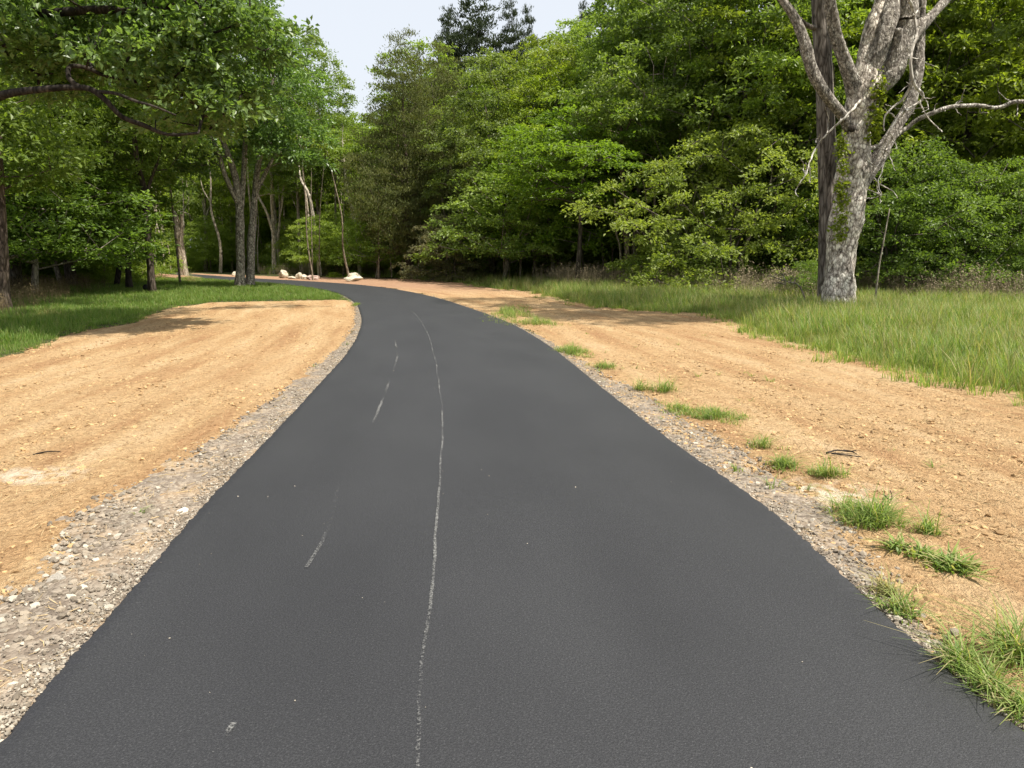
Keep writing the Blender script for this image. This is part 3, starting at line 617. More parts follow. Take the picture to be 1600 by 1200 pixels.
class Tree:
    def __init__(s, seed): s.rs = np.random.RandomState(seed); s.pos = []; s.par = []; s.fix = []; s.paths = []; s.leaf_n = []; s.stems = []; s.cen = []; s.out = []; s.siz = []
    def stem(s, pts, rad, parent=-1, sides=9, lump=.12, spp=4):
        a = np.column_stack([np.asarray([tuple(p) for p in pts], float), rad]); q = smooth_path(a, spp)
        idx = []
        for i, r in enumerate(q):
            s.pos.append(r[:3]); s.par.append(parent if i == 0 else len(s.pos) - 2); s.fix.append(r[3]); idx.append(len(s.pos) - 1)
        s.stems.append((q[:, :3], q[:, 3], sides, lump)); return idx
    def clumps(s, cen, size, up_pen=1.6, sag=0.1, min_z=None):
        cen = np.asarray(cen, float); base = np.array(s.pos); d0 = np.array([np.linalg.norm(base - c, axis=1).min() for c in cen]); rs = s.rs
        size = np.broadcast_to(size, (len(cen),))
        for k in np.argsort(d0):
            c = cen[k]; P_ = np.array(s.pos); v = c - P_; d = np.linalg.norm(v, axis=1)
            cost = d * (1 + up_pen * np.clip(-(v[:, 2]) / (d + 1e-6) + .15, 0, 1))
            if min_z is not None: cost = cost + (P_[:, 2] < min_z) * 50
            j = int(np.argmin(cost)); L_ = d[j]; m = max(1, int(L_ / .7)); a = P_[j]; path = [a]; pj = j
            bend = rs.normal(0, .10, 3) * L_; bend[2] = abs(bend[2]) * .5 + .07 * L_
            for i in range(1, m + 1):
                t = i / m; p = a + v[j] * t + bend * math.sin(t * math.pi) + (rs.normal(0, .04, 3) * min(L_, 1.5) if i < m else 0)
                s.pos.append(p); s.par.append(pj); s.fix.append(0); pj = len(s.pos) - 1; path.append(p)
            s.paths.append((j, list(range(len(s.pos) - m, len(s.pos)))))
            s.leaf_n.append(pj); s.cen.append(c); s.siz.append(size[k])
            o = c - P_[j]; s.out.append(o / (np.linalg.norm(o) + 1e-6))
    def wood(s, twig=.010, maxr=.2):
        n = len(s.pos); a = np.zeros(n)
        for i in s.leaf_n: a[i] += twig ** 2.2
        for i in range(n - 1, -1, -1):
            if s.par[i] >= 0: a[s.par[i]] += a[i]
        r = np.minimum(a ** (1 / 2.2), maxr); acc = Acc()
        for q, rad, sides, lump in s.stems: tube(acc, q, rad, sides, lump, seed=float(q[0][0]))
        for j, idx in s.paths:
            pts = [s.pos[j]] + [s.pos[i] for i in idx]; rd = [min(r[idx[0]] * 1.15, (s.fix[j] or 9) * .8)] + [r[i] for i in idx]
            tube(acc, pts, np.maximum(rd, .006), 4 if r[idx[0]] < .05 else 6, cap=False)
        return acc
    def crown(s, name, mat, n, ll, **kw):
        V, F, rv = leaves(s.rs, np.array(s.cen), np.array(s.out), np.array(s.siz), n, ll, **kw)
        return mesh(name, V, F, mat, rv)

def env_clumps(rs, n, H, cb, Rr, prof, inner=.45, wob=.3, sq=(1, 1)):
    """clump centres inside a lumpy envelope about the z axis"""
    c = []; ph = rs.uniform(0, 6.28, 6)
    sp = (Rr * Rr * (H - cb) * 3.0 / n) ** (1 / 3) * .62; tries = 0
    while len(c) < n and tries < n * 60:
        tries += 1; t = rs.rand(); a = rs.uniform(0, 6.28)
        lob = 1 + wob * (math.sin(3 * a + ph[0] + 4 * t) * .5 + math.sin(5 * a + ph[1] - 7 * t) * .35 + math.sin(2 * a + ph[2] + 11 * t) * .4)
        rmax = Rr * prof(t) * lob
        if rs.rand() > (rmax / Rr) ** 1.0 + .15: continue
        r = rmax * (inner + (1 - inner) * rs.rand() ** .6) if rs.rand() < .85 else rmax * rs.rand() * inner
        p = np.array([r * math.cos(a) * sq[0], r * math.sin(a) * sq[1], cb + t * (H - cb)])
        if c and min(np.sum((np.array(c) - p) ** 2, axis=1)) < sp * sp: continue
        c.append(p)
    return np.array(c)
def decid(t): return max(.05, math.sin(math.pi * min(1, (t * .93 + .07)) ** .85)) ** .6
def tall(t): return max(.05, math.sin(math.pi * min(1, (t * .9 + .1)) ** .7)) ** .5
def cone(t): return max(.04, (1 - t) ** .75 * min(1, .45 + 3 * t))
def spire(t): return max(.03, (1 - t) ** .8 * (0.8 + .25 * math.sin(t * 40)) * min(1, .5 + 4 * t))
def dome(t): return max(.1, (1 - t ** 2.2)) ** .5

PROTO = {}
def proto(key, seed, H, cb, Rr, prof, n, nl, ll, mat, bark, tr=.16, size=.9, up='spray', inner=.45, **kw):
    t = Tree(seed); rs = t.rs
    nst = kw.pop('stems', 1)
    for s_ in range(nst):
        a = rs.uniform(0, 6.28); top = H * .82 if nst == 1 else H * .7; lean = rs.uniform(.2, .6) if nst == 1 else Rr * .35
        pts = [(rs.normal() * .05 + math.cos(a) * lean * (k / 5) ** 1.3 + (.12 * math.cos(a) if nst > 1 else 0), rs.normal() * .08 + math.sin(a) * lean * (k / 5) ** 1.3 + (.12 * math.sin(a) if nst > 1 else 0), top * k / 5 - (.1 if k == 0 else 0)) for k in range(6)]
        t.stem(pts, [tr * 1.25, tr, tr * .85, tr * .6, tr * .4, tr * .15], sides=8)
    c = env_clumps(rs, n, H, cb, Rr, prof, inner, wob=kw.pop('wob', .3))
    t.clumps(c, rs.uniform(.7, 1.25, len(c)) * size, min_z=cb * .45)
    wood = t.wood().mesh(key + '_trunk', M[bark], True)
    crown = t.crown(key + '_crown', M[mat], nl, ll, mode=up, **kw)
    PROTO[key] = (wood, crown, H)
proto('maple', 1, 14, 3.0, 4.4, decid, 215, 160, .18, 'leaf_green', 'bark', .17, .82, wob=.5)
proto('poplar', 2, 17, 5.0, 3.6, tall, 210, 155, .18, 'leaf_green', 'bark', .18, .8, wob=.45)
proto('high', 12, 17, 6.8, 3.3, tall, 190, 150, .18, 'leaf_green', 'bark_pale', .15, .95)
proto('bright', 3, 13, 3.5, 4.0, decid, 180, 150, .18, 'leaf_bright', 'bark', .15, .85, wob=.5, slope=(-.15, .25), droop=.25)
proto('spray', 14, 9.5, 4.3, 3.4, decid, 95, 170, .18, 'leaf_bright', 'bark', .10, .9, wob=.5, slope=(-.12, .15), droop=.2)
proto('under', 4, 5.6, 1.3, 2.7, dome, 120, 130, .14, 'leaf_green', 'bark_pale', .08, .75)
proto('cedar', 5, 14, 1.3, 3.2, cone, 330, 190, .14, 'leaf_cedar', 'bark', .2, .75, up='up', lw=.32, core=.22, slope=(-.2, .7), droop=.1)
proto('spruce', 6, 18, 2.0, 3.2, spire, 380, 230, .20, 'leaf_dark', 'bark_dark', .18, .8, up='up', lw=.3, core=.16, slope=(0, .9), droop=.0, wob=.6, inner=.3)
proto('shrub', 7, 5.0, 0.15, 3.2, dome, 175, 170, .12, 'leaf_green', 'bark', .05, .74, wob=.55, stems=5, droop=.5, slope=(-.1, .6), inner=.6)
proto('bush', 8, 2.2, 0.1, 1.7, dome, 60, 150, .10, 'leaf_green', 'bark', .03, .6, stems=4)
print('protos', sum(len(p[1].polygons) for p in PROTO.values()))

def place(key, x, y, sc, rot, label, name='tree', cat='tree', tint=(1, 1, 1), group=None, wt=(1, 1, 1), sz=None, lean=(0, 0)):
    wood, crown, H = PROTO[key]
    e = empty(name, (x, y, 0)); e.rotation_euler = (lean[0], lean[1], rot); e.scale = (sc, sc, sc * (sz or 1))
    a = obj('trunk' if cat == 'tree' else 'stems', wood, e); b = obj('crown' if cat == 'tree' else 'foliage', crown, e); a.color = (*wt, 1); b.color = (*tint, 1)
    tag(e, label, cat, group); return e
def at(px, D): return (px - 800) / F_PX * D * 1.0      # X at distance D for a picture column (near the horizon)

# skyline of the photo as a limit for the height of trees (world heights follow from distance)
SKY = [(-2000, -500), (425, -500), (435, 0), (470, 30), (510, 55), (524, 110), (526, 185), (545, 205), (570, 190), (590, 120), (622, 80), (690, 85), (730, 95), (825, 80), (880, 58), (912, 45), (925, 0), (945, -500), (4000, -500)]
def hmax(x, D, r):
    px = 800 + x / D * F_PX; rp = r / D * F_PX * .8; q = np.linspace(px - rp, px + rp, 9)
    s = np.interp(q, [a for a, b in SKY], [b for a, b in SKY]).max()
    return (396 - s) / F_PX * D + 1.6

# --- traced trees: stems through picture points at a given distance, with crown lumps
def traced(name, D, stems, bark, label, cat='tree', crowns=(), mat='leaf_green', n=0, nl=150, ll=.16, size=.9, seed=1, tint=(1, 1, 1), sides=9, lump=.14, wt=(1, 1, 1), limbs=None, bgroup=None, base=None, min_z=None, spp=4, wobd=.25, **kw):
    """stems: lists of (px, py, width_px[, ddepth]); first point of first stem is the base"""
    t = Tree(seed); rs = t.rs
    b = G(stems[0][0][0], stems[0][0][1]) if base is None else base
    D = b.y if D is None else D
    org = Vector((P(stems[0][0][0], 420, D).x, D, 0))
    for s_ in stems:
        pts = []; rad = []; ph = rs.uniform(0, 6, 2)
        for i, q in enumerate(s_):
            dd = q[3] if len(q) > 3 else wobd * math.sin(i * 1.1 + ph[0]) * (i > 0) * min(1, i / 2)
            p = P(q[0], q[1], D + dd) - org
            if i == 0 and s_ is stems[0]: p.z = -.08
            pts.append(p); rad.append(q[2] / F_PX * D / 2)
        t.stem(pts, rad, sides=sides, lump=lump, spp=spp)
    e = empty(name, org); tag(e, label, cat, bgroup)
    if crowns:
        cs = []; tot = sum(c[2] * c[3] for c in crowns)
        for (cx, cy, rx, ry, rd, *dd) in crowns:
            k = int(n * rx * ry / tot) + 1; sp = None
            for _ in range(k):
                v = rs.normal(size=3); v /= np.linalg.norm(v); v *= rs.uniform(.35, 1) ** .5
                p = P(cx + v[0] * rx, cy - v[2] * ry, D + (dd[0] if dd else 0)) + Vector((0, v[1] * rd, 0)) - org
                if p.z > .3: cs.append(tuple(p))
        t.clumps(cs, rs.uniform(.7, 1.25, len(cs)) * size, min_z=min_z)
        cr = obj('crown', t.crown(name + '_crown', M[mat], nl, ll, **kw), e); cr.color = (*tint, 1)
    if limbs:
        for k_, (q, rad, sd_, lp) in enumerate(t.stems[1:]):
            a_ = Acc(); tube(a_, q, rad, sd_, lp, seed=float(q[0][0]) + k_)
            obj('limb', a_.mesh(name + '_limb', M[limbs], True), e).color = (*wt, 1)
        t.stems = t.stems[:1]
    tr = obj('trunk', t.wood().mesh(name + '_trunk', M[bark], True), e); tr.color = (*wt, 1)
    return e, org, t

# big lichen-covered tree on the right
DS = 21.0
snag_stems = [
 [(1310, 486, 66, 0), (1310, 474, 50, 0), (1312, 430, 43, 0), (1318, 360, 46, 0), (1330, 290, 46, 0), (1338, 240, 42, 0), (1342, 200, 42, 0), (1346, 165, 46, 0), (1354, 130, 40, 0), (1358, 80, 28, .1), (1364, 40, 26, .2), (1378, 0, 22, .3), (1392, -60, 16, .4), (1400, -140, 10, .5)],
 [(1333, 205, 22, 0), (1316, 178, 16, -.2), (1290, 145, 17, -.4), (1268, 105, 17, -.5), (1255, 60, 15, -.6), (1240, 25, 12, -.6), (1222, 0, 10, -.6), (1195, -40, 7, -.6)],
 [(1342, 165, 30, 0), (1335, 135, 24, -.15), (1320, 95, 19, -.3), (1305, 50, 18, -.4), (1297, 10, 17, -.5), (1292, -40, 14, -.5), (1280, -110, 9, -.5)],
 [(1354, 130, 30, 0), (1368, 95, 26, -.1), (1380, 55, 25, -.1), (1391, 20, 22, 0), (1404, -30, 14, .2), (1420, -100, 9, .2)],
 [(1350, 150, 34, .05), (1380, 125, 32, .1), (1402, 90, 32, .1), (1416, 45, 30, .1), (1419, 0, 26, .1), (1424, -60, 18, .1), (1432, -150, 10, .1)],
 [(1372, 128, 20, .0), (1398, 85, 16, -.1), (1405, 45, 12, -.2)],
 [(1400, 100, 22, .1), (1430, 50, 20, .3), (1455, 25, 15, .5), (1478, 0, 12, .7), (1510, -40, 9, .9)],
 [(1345, 290, 26, .1), (1372, 245, 20, .2), (1397, 205, 17, .3), (1422, 160, 18, .4), (1433, 110, 18, .5), (1436, 55, 16, .6), (1440, 0, 14, .7), (1446, -60, 9, .8)],
]
e, org, t = traced('lichen_covered_tree', DS, snag_stems, 'bark_snag', 'big pale lichen-covered tree with many upright limbs and ivy, beside the tall grass', seed=40, limbs='bark_limb', wt=(1.5, 1.47, 1.42), sides=18, lump=.30, spp=12,
    crowns=[(1290, -300, 150, 90, 2.5, -2.5), (1420, -330, 150, 90, 2.0, -4.5), (1600, -330, 150, 80, 2.0, -4.5), (1780, -320, 120, 80, 2.0, -4)], mat='leaf_green', n=150, nl=120, ll=.17, size=.95, min_z=6.5, tint=(1.1, 1.1, .9))
def twig_part(name, pts, w0, w1, D, parent, org, mat='twig', extra=(), fine=0):
    a = Acc(); rs = np.random.RandomState(int(pts[0][0] + pts[0][1])); extra = list(extra)
    for _ in range(fine):
        i = rs.randint(1, len(pts)); x, y = pts[i]; an = rs.uniform(0, 6.28); L_ = rs.uniform(12, 42); pp = [(x, y)]
        for k in range(3): an += rs.normal() * .5; x += L_ / 3 * math.cos(an); y += L_ / 3 * math.sin(an); pp.append((x, y))
        extra.append((pp, (1.8, .8)))
    pts = [(x + rs.normal() * 1.6, y + rs.normal() * 1.6) for x, y in pts]
    for k, (pp, w) in enumerate([(pts, (w0, w1))] + list(extra)):
        q = smooth_path([tuple(P(x, y, D - .35 + .2 * math.sin(i * 1.3)) - org) + (0,) for i, (x, y) in enumerate(pp)], 4)[:, :3]
        q = q + rs.normal(0, .008, q.shape)
        tube(a, q, np.linspace(w[0], w[1], len(q)) / F_PX * D / 2, 6, .25, seed=k * 3.1, cap=False)
    o = obj(name, a.mesh(name, M[mat], True), parent); return o
twig_part('dead_branch', [(1382, 132), (1368, 146), (1350, 153), (1335, 170), (1315, 188), (1292, 208), (1276, 224), (1266, 248), (1258, 272), (1250, 287)], 4.5, 1.5, DS, e, org, fine=6,
          extra=[([(1264, 258), (1266, 270), (1265, 286)], (2.5, 1.5)), ([(1368, 148), (1369, 160)], (2, 1.2)), ([(1337, 168), (1327, 182), (1320, 194)], (2.5, 1.2))])
twig_part('dead_branch', [(1420, 0), (1428, 25), (1430, 60), (1422, 90), (1426, 125), (1440, 148), (1436, 160), (1415, 172), (1400, 190), (1388, 208), (1378, 228), (1368, 252)], 5.5, 1.5, DS - .3, e, org, fine=16,
          extra=[([(1427, 128), (1410, 155), (1395, 168), (1382, 182), (1382, 205)], (4, 2)), ([(1437, 158), (1445, 178), (1460, 195), (1472, 206)], (2.5, 1.5)), ([(1390, 206), (1398, 222), (1402, 232)], (2, 1))])
twig_part('side_limb', [(1350, 240), (1395, 215), (1430, 192), (1460, 176), (1490, 166), (1530, 168), (1560, 166), (1590, 160), (1640, 158)], 7, 6, DS + .4, e, org, mat='bark_snag', fine=10)
twig_part('dead_branch', [(1392, 215), (1384, 235), (1378, 262), (1372, 285), (1376, 305)], 3, 1, DS - .2, e, org, fine=14)
# the ivy climbing it
rs = np.random.RandomState(9)
def ivy(pts, D, r, n, parent, org, name='ivy'):
    q = smooth_path(pts, 10); i = rs.randint(0, len(q), n); c = []
    for k in i:
        a = rs.uniform(-1.7, .5); c.append(tuple(P(q[k][0] + rs.normal() * 5, q[k][1] + rs.normal() * 5, D - r * (.9 + .25 * rs.rand())) - org))
    c = np.array(c); o_ = np.tile([0, -1.0, .3], (n, 1))
    V, F, rv = leaves(rs, c, o_, np.full(n, .06), 5, .085, lw=.9, core=.4, flatn=.8)
    obj(name, mesh(name, V, F, M['leaf_bright'], rv), parent).color = (1.1, 1.05, .8, 1)
ivy([(1308, 370), (1312, 340), (1316, 300), (1316, 250), (1317, 215)], DS, .47, 170, e, org)
ivy([(1374, 125), (1374, 150), (1372, 175), (1366, 200), (1365, 215)], DS, .40, 120, e, org)
a = Acc(); c_ = P(1332, 199, DS - .42) - org
for k in range(3): tube(a, [c_ + Vector((0, .06, -.03)), c_ + Vector((0, -.02 - .004 * k, 0))], [.10 - .028 * k, .085 - .028 * k], 10, .1, cap=True)
obj('knot', a.mesh('knot', M['bark_dark'], True), e)

# brown straight tree behind it
traced('brown_trunk_tree', DS + 1.2, [[(1296, 478, 34, 0), (1294, 440, 30, 0), (1294, 350, 28, 0), (1293, 250, 27, 0), (1289, 150, 25, 0), (1284, 60, 24, .1), (1280, 0, 23, .1), (1276, -120, 18, .2), (1272, -260, 10, .2)],
    [(1284, 45, 10, .1), (1262, 40, 7, 0), (1240, 20, 5, -.1)]], 'bark_brown', 'straight brown trunk standing right behind the lichen-covered tree',
    crowns=[(1230, -330, 190, 130, 3.0), (1400, -300, 120, 90, 2.6)], n=80, nl=120, ll=.17, size=.95, seed=44, min_z=7.5, sides=12, lump=.1, spp=6)

# twin-stemmed oak beyond the left grass
traced('twin_oak', 36.5, [[(375, 448, 19, 0), (376, 420, 13, 0), (375, 370, 13, 0), (373, 310, 12, 0), (366, 270, 10, -.2), (350, 225, 8, -.5), (330, 170, 6, -.8), (310, 110, 4, -1)],
    [(391, 444, 15, .6), (392, 415, 12, .6), (393, 370, 12, .6), (397, 320, 10, .7), (402, 270, 9, .7), (412, 210, 7, .7), (425, 140, 5, .7), (430, 80, 3, .7)],
    [(376, 330, 9, 0), (381, 270, 8, .2), (384, 200, 7, .3), (388, 120, 5, .3), (390, 40, 3, .3)],
    [(373, 320, 8, 0), (352, 275, 7, -.6), (340, 235, 5, -1), (322, 200, 4, -1.2)], [(400, 300, 7, .7), (425, 250, 5, 1.2), (450, 200, 4, 1.6)]],
    'bark_limb', 'oak with twin grey trunks rising from the lawn by the far bend', limbs='bark_limb', mat='leaf_oak', n=230, nl=170, ll=.19, size=1.0, seed=50, min_z=3.6, sides=10, tint=(1.05, 1.1, 1.0), wt=(1.7, 1.65, 1.55),
    crowns=[(345, 170, 95, 80, 2.8), (440, 150, 75, 90, 2.6), (370, 65, 85, 80, 3.0), (300, 240, 50, 35, 1.8), (460, 220, 50, 45, 1.8), (350, -50, 60, 50, 2.4), (300, 20, 80, 60, 2.2, -6)])

# near oak on the left: trunk just outside the picture, limb and foliage reaching in
DO = 15.0
traced('overhanging_oak', DO, [[(-150, 520, 70, 0), (-150, 430, 54, 0), (-135, 300, 50, 0), (-120, 200, 46, 0), (-100, 60, 38, .5), (-60, -120, 30, 1.5), (-20, -300, 20, 2.5)],
    [(-128, 235, 30, 0), (-60, 180, 22, -.6), (0, 150, 12, -1.0), (60, 140, 9.5, -1.2), (130, 137, 8.5, -1.3), (160, 152, 8, -1.3), (190, 182, 7, -1.2), (225, 196, 7, -1.0), (262, 210, 5, -.8), (310, 208, 4, -.6)],
    [(150, 143, 5, -1.3), (180, 146, 4.5, -1.4), (212, 158, 4, -1.5), (240, 166, 3, -1.5), (275, 180, 2, -1.4)],
    [(124, 136, 7, -1.3), (108, 122, 6.5, -1.3), (110, 104, 6, -1.2), (135, 106, 5.5, -1.1), (165, 118, 5, -.9), (215, 128, 5, -.6), (270, 140, 4.5, -.2), (310, 168, 4, 0)],
    [(-100, 60, 24, .5), (0, 25, 16, 0), (80, 20, 12, -.4), (160, 15, 11, -.6), (230, 18, 9, -.6), (300, 0, 6, -.3)],
    [(-118, 200, 22, 0), (-60, 90, 16, 1.6), (30, 60, 10, 2.6), (110, 90, 7, 3.2), (200, 70, 5, 3.4)],
    [(-60, -120, 20, 1.5), (60, -160, 14, 2), (180, -170, 10, 2.5), (300, -190, 6, 3)]],
    'bark_dark', 'large oak at the left edge whose dark limb and leafy boughs hang into view', limbs='bark_dark', wt=(.8, .8, .8), mat='leaf_oak', n=530, nl=105, ll=.135, lw=.6, size=.62, seed=61, min_z=2.5, sides=10, lump=.15, spp=6,  # trunk and limbs tinted down, backlit darkness put into the bark colour
    crowns=[(60, 60, 120, 60, 1.5, 0), (230, 80, 120, 60, 1.5, -.2), (330, 40, 110, 70, 1.6, .5), (170, 0, 200, 50, 1.8, 0), (300, 170, 90, 40, 1.3, .3), (40, 110, 60, 25, .9, -.3), (120, -130, 260, 70, 2.6, 1.2), (290, -80, 110, 60, 2.4, 1.5), (360, 110, 60, 60, 1.4, 1.2), (60, -150, 260, 50, 2.6, 6), (280, -140, 120, 40, 2.2, 7), (220, -140, 150, 40, 2.5, 10), (40, -140, 200, 45, 2.5, 12), (390, -215, 120, 55, 1.8, 3), (600, -150, 110, 22, 1.6, 5)],  # last lumps, above the frame, added to cast shade on lawn and earth
    tint=(1.0, 1.0, .95))

# trees further along, traced one by one
traced('pale_forked_tree', None, [[(429, 428, 8), (428, 400, 6.5), (427, 360, 5.5), (425, 320, 5), (424, 280, 4.5), (421, 245, 4), (417, 200, 3)], [(426, 362, 4.5), (418, 335, 4), (410, 318, 3.5), (404, 305, 3.5), (407, 285, 3)], [(405, 306, 2.5), (420, 303, 2), (432, 305, 2)],
    [(437, 340, 2), (441, 320, 2.5), (442, 300, 2.5), (446, 285, 2)]], 'bark_pale', 'slim white-barked tree forking low, behind the tall blocky boulder', n=70, nl=120, ll=.2, size=1.1, seed=70, min_z=4.5,
    crowns=[(425, 185, 60, 50, 2.2, 3.0)], wt=(1.8, 1.78, 1.7))  # wt lifts the pale bark further, sunlight put into its colour
slim = [
 ([(486, 430, 6), (484, 400, 4.5), (483, 360, 4), (480, 320, 3.5), (475, 285, 3)], 'thin grey tree just left of the leaning slim one', (478, 230, 45, 45)),
 ([(500, 431, 7), (496, 395, 5.5), (491, 350, 5), (483, 305, 4.5), (470, 280, 3)], 'slim pale tree leaning left behind the reddish boulder', (465, 240, 45, 40)),
 ([(520, 424, 10), (516, 395, 8), (512, 350, 7.5), (509, 310, 6), (505, 265, 4)], 'stouter grey-white tree right of the slim leaning one', (505, 225, 50, 45)),
 ([(563, 431, 7), (560, 390, 5.5), (555, 350, 5), (547, 315, 4.5), (541, 285, 3.5), (538, 255, 3)], 'crooked white-barked tree above the lone cream boulder', (545, 250, 45, 35)),
 ([(602, 424, 6), (600, 395, 5), (598, 350, 4), (596, 300, 3)], 'thin tree between the crooked white one and the cedar', (600, 290, 45, 55)),
]
for k, (st, lb, (cx, cy, rx, ry)) in enumerate(slim):
    traced('slim_tree', None, [st + [(st[-1][0] - 3, st[-1][1] - 30, 1.6), (st[-1][0] - 2, st[-1][1] - 60, .8)]], 'bark_pale', lb, n=34, nl=120, ll=.2, size=1.0, seed=80 + k, min_z=4.0, crowns=[(cx, cy - 16, rx * .85, ry * .6, 2.0, 3.0)], mat=('leaf_green', 'leaf_bright')[k % 2], tint=(1, 1, 1), wt=(1.6, 1.62, 1.6) if k != 0 else (1.2, 1.15, 1.1), sides=7)  # raised bark tint stands in for sun on these pale stems
# left wood trunks
left = [
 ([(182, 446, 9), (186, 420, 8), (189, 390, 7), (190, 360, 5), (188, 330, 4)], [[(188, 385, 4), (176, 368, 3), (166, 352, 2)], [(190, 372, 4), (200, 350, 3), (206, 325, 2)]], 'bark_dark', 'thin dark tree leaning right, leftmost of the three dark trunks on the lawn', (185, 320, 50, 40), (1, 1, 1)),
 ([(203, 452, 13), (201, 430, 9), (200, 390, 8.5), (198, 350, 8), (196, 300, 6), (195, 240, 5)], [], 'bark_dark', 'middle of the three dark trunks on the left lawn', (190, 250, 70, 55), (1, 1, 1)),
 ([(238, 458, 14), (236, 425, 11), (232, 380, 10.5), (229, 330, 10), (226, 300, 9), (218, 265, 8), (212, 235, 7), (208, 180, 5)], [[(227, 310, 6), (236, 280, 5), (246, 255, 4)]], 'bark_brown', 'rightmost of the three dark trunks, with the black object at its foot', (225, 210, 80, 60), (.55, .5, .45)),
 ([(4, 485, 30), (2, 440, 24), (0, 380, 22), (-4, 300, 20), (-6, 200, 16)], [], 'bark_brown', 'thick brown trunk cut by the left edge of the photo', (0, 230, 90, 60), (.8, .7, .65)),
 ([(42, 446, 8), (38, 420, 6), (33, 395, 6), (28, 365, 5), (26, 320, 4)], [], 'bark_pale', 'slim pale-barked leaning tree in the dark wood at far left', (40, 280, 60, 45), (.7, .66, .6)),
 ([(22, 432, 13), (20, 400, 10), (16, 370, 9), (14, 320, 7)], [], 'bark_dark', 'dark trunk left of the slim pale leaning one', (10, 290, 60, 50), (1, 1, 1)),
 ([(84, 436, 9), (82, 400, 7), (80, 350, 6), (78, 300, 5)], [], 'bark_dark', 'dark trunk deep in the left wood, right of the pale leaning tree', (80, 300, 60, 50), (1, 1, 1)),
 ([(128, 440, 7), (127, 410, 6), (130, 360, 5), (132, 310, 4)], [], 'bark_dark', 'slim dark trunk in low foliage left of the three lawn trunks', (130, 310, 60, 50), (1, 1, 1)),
]
for k, (st, more, bk, lb, (cx, cy, rx, ry), wt) in enumerate(left):
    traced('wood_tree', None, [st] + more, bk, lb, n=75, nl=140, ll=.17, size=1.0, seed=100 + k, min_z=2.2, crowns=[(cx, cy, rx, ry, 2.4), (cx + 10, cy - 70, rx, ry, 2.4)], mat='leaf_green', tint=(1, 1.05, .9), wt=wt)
far = [
 ([(217, 425, 9), (213, 400, 7), (208, 375, 7), (205, 360, 5)], [], 'white dead trunk leaning left beyond the far bend', (1.3, 1.27, 1.2)),
 ([(288, 432, 16), (284, 400, 12), (279, 365, 11.5), (275, 345, 10), (273, 335, 7)], [[(283, 395, 7), (284, 360, 5), (283, 335, 3)], [(281, 350, 3), (276, 336, 2.5), (272, 330, 2)]], 'thick broken-topped pale dead trunk standing beside the far path', (1.45, 1.4, 1.3)),
 ([(322, 424, 7), (322, 390, 5.5), (321, 345, 5), (320, 310, 4), (322, 292, 3)], [[(322, 340, 4), (326, 328, 3), (331, 318, 2.5)]], 'pale forked stem right of the broken pale trunk', (.95, .95, .85)),
 ([(240, 412, 4.5), (239, 370, 4), (238, 330, 3.5)], [], 'thin white stem seen just right of the third dark trunk', (1.1, 1.1, 1)),
 ([(307, 395, 4), (302, 370, 3.5), (297, 350, 3)], [], 'thin pale crooked stem between the broken trunk and the forked stem', (1, 1, .95)),
 ([(363, 420, 5), (362, 380, 4), (361, 340, 4)], [], 'thin greenish stem close to the left of the twin trunks', (.8, .85, .6)),
 ([(343, 400, 4), (342, 372, 3.5), (341, 345, 3)], [], 'short pale stem in the sunlit far undergrowth', (1, 1, .9)),
]
for k, (st, more, lb, wt) in enumerate(far):
    gb = G(st[0][0], max(st[0][1], 424.0)) ; 
    cr = [] if k in (0, 1) else [(st[-1][0], st[-1][1] - 30, 35, 35, 2.5)]
    traced('far_tree' if k > 1 else 'dead_trunk', gb.y + (6 if k in (4, 6, 3) else 0), [st] + more, 'bark_pale', lb, n=35, nl=110, ll=.24, size=1.3, seed=130 + k, crowns=cr, min_z=3, mat='leaf_bright' if k % 2 else 'leaf_green', wt=wt, sides=7, cat='tree')

# thin bare trunks that nothing tells apart, in the far wood of the bend
rs = np.random.RandomState(31); stem_src = []
for k in range(4):
    a_ = Acc(); r0 = rs.uniform(.07, .13); pp = [(rs.normal() * .12 * u * 3 + (k - 1.5) * .35 * u, rs.normal() * .1, 9.5 * u - .05) for u in (0, .25, .5, .75, 1)]; q = smooth_path(pp, 4)
    tube(a_, q, np.linspace(r0, r0 * .3, len(q)), 7, .12, seed=k); i = 9
    tube(a_, [q[i], q[i] + np.array([.5 * (-1) ** k, .1, .9]), q[i] + np.array([.7 * (-1) ** k, .1, 2.0])], [r0 * .4, r0 * .28, r0 * .12], 5)
    stem_src.append(a_.mesh('thin_trunk', M['bark_pale'], True))
first = {}
for k, (px_, D_) in enumerate([(250, 66), (266, 72), (298, 68), (312, 75), (335, 70), (350, 64), (358, 74), (408, 66), (415, 72), (441, 62), (452, 70), (468, 64), (480, 73), (512, 66), (531, 60), (545, 68), (577, 62), (588, 70), (612, 60), (622, 66), (262, 63), (395, 62)]):
    j = k % 4; o = obj('bare_tree', stem_src[j]); o.location = (at(px_, D_), D_, 0); o.rotation_euler = (0, 0, rs.uniform(-.6, .6) + (3.14 if k % 3 == 0 else 0)); sc = rs.uniform(.8, 1.25); o.scale = (sc, sc, sc)
    o.color = (1.35, 1.33, 1.25, 1) if rs.rand() < .6 else (.8, .78, .7, 1)
    tag(o, 'slender bare pale trunk standing in the far wood behind the bend', 'tree', 'slender bare trunks in the far wood')

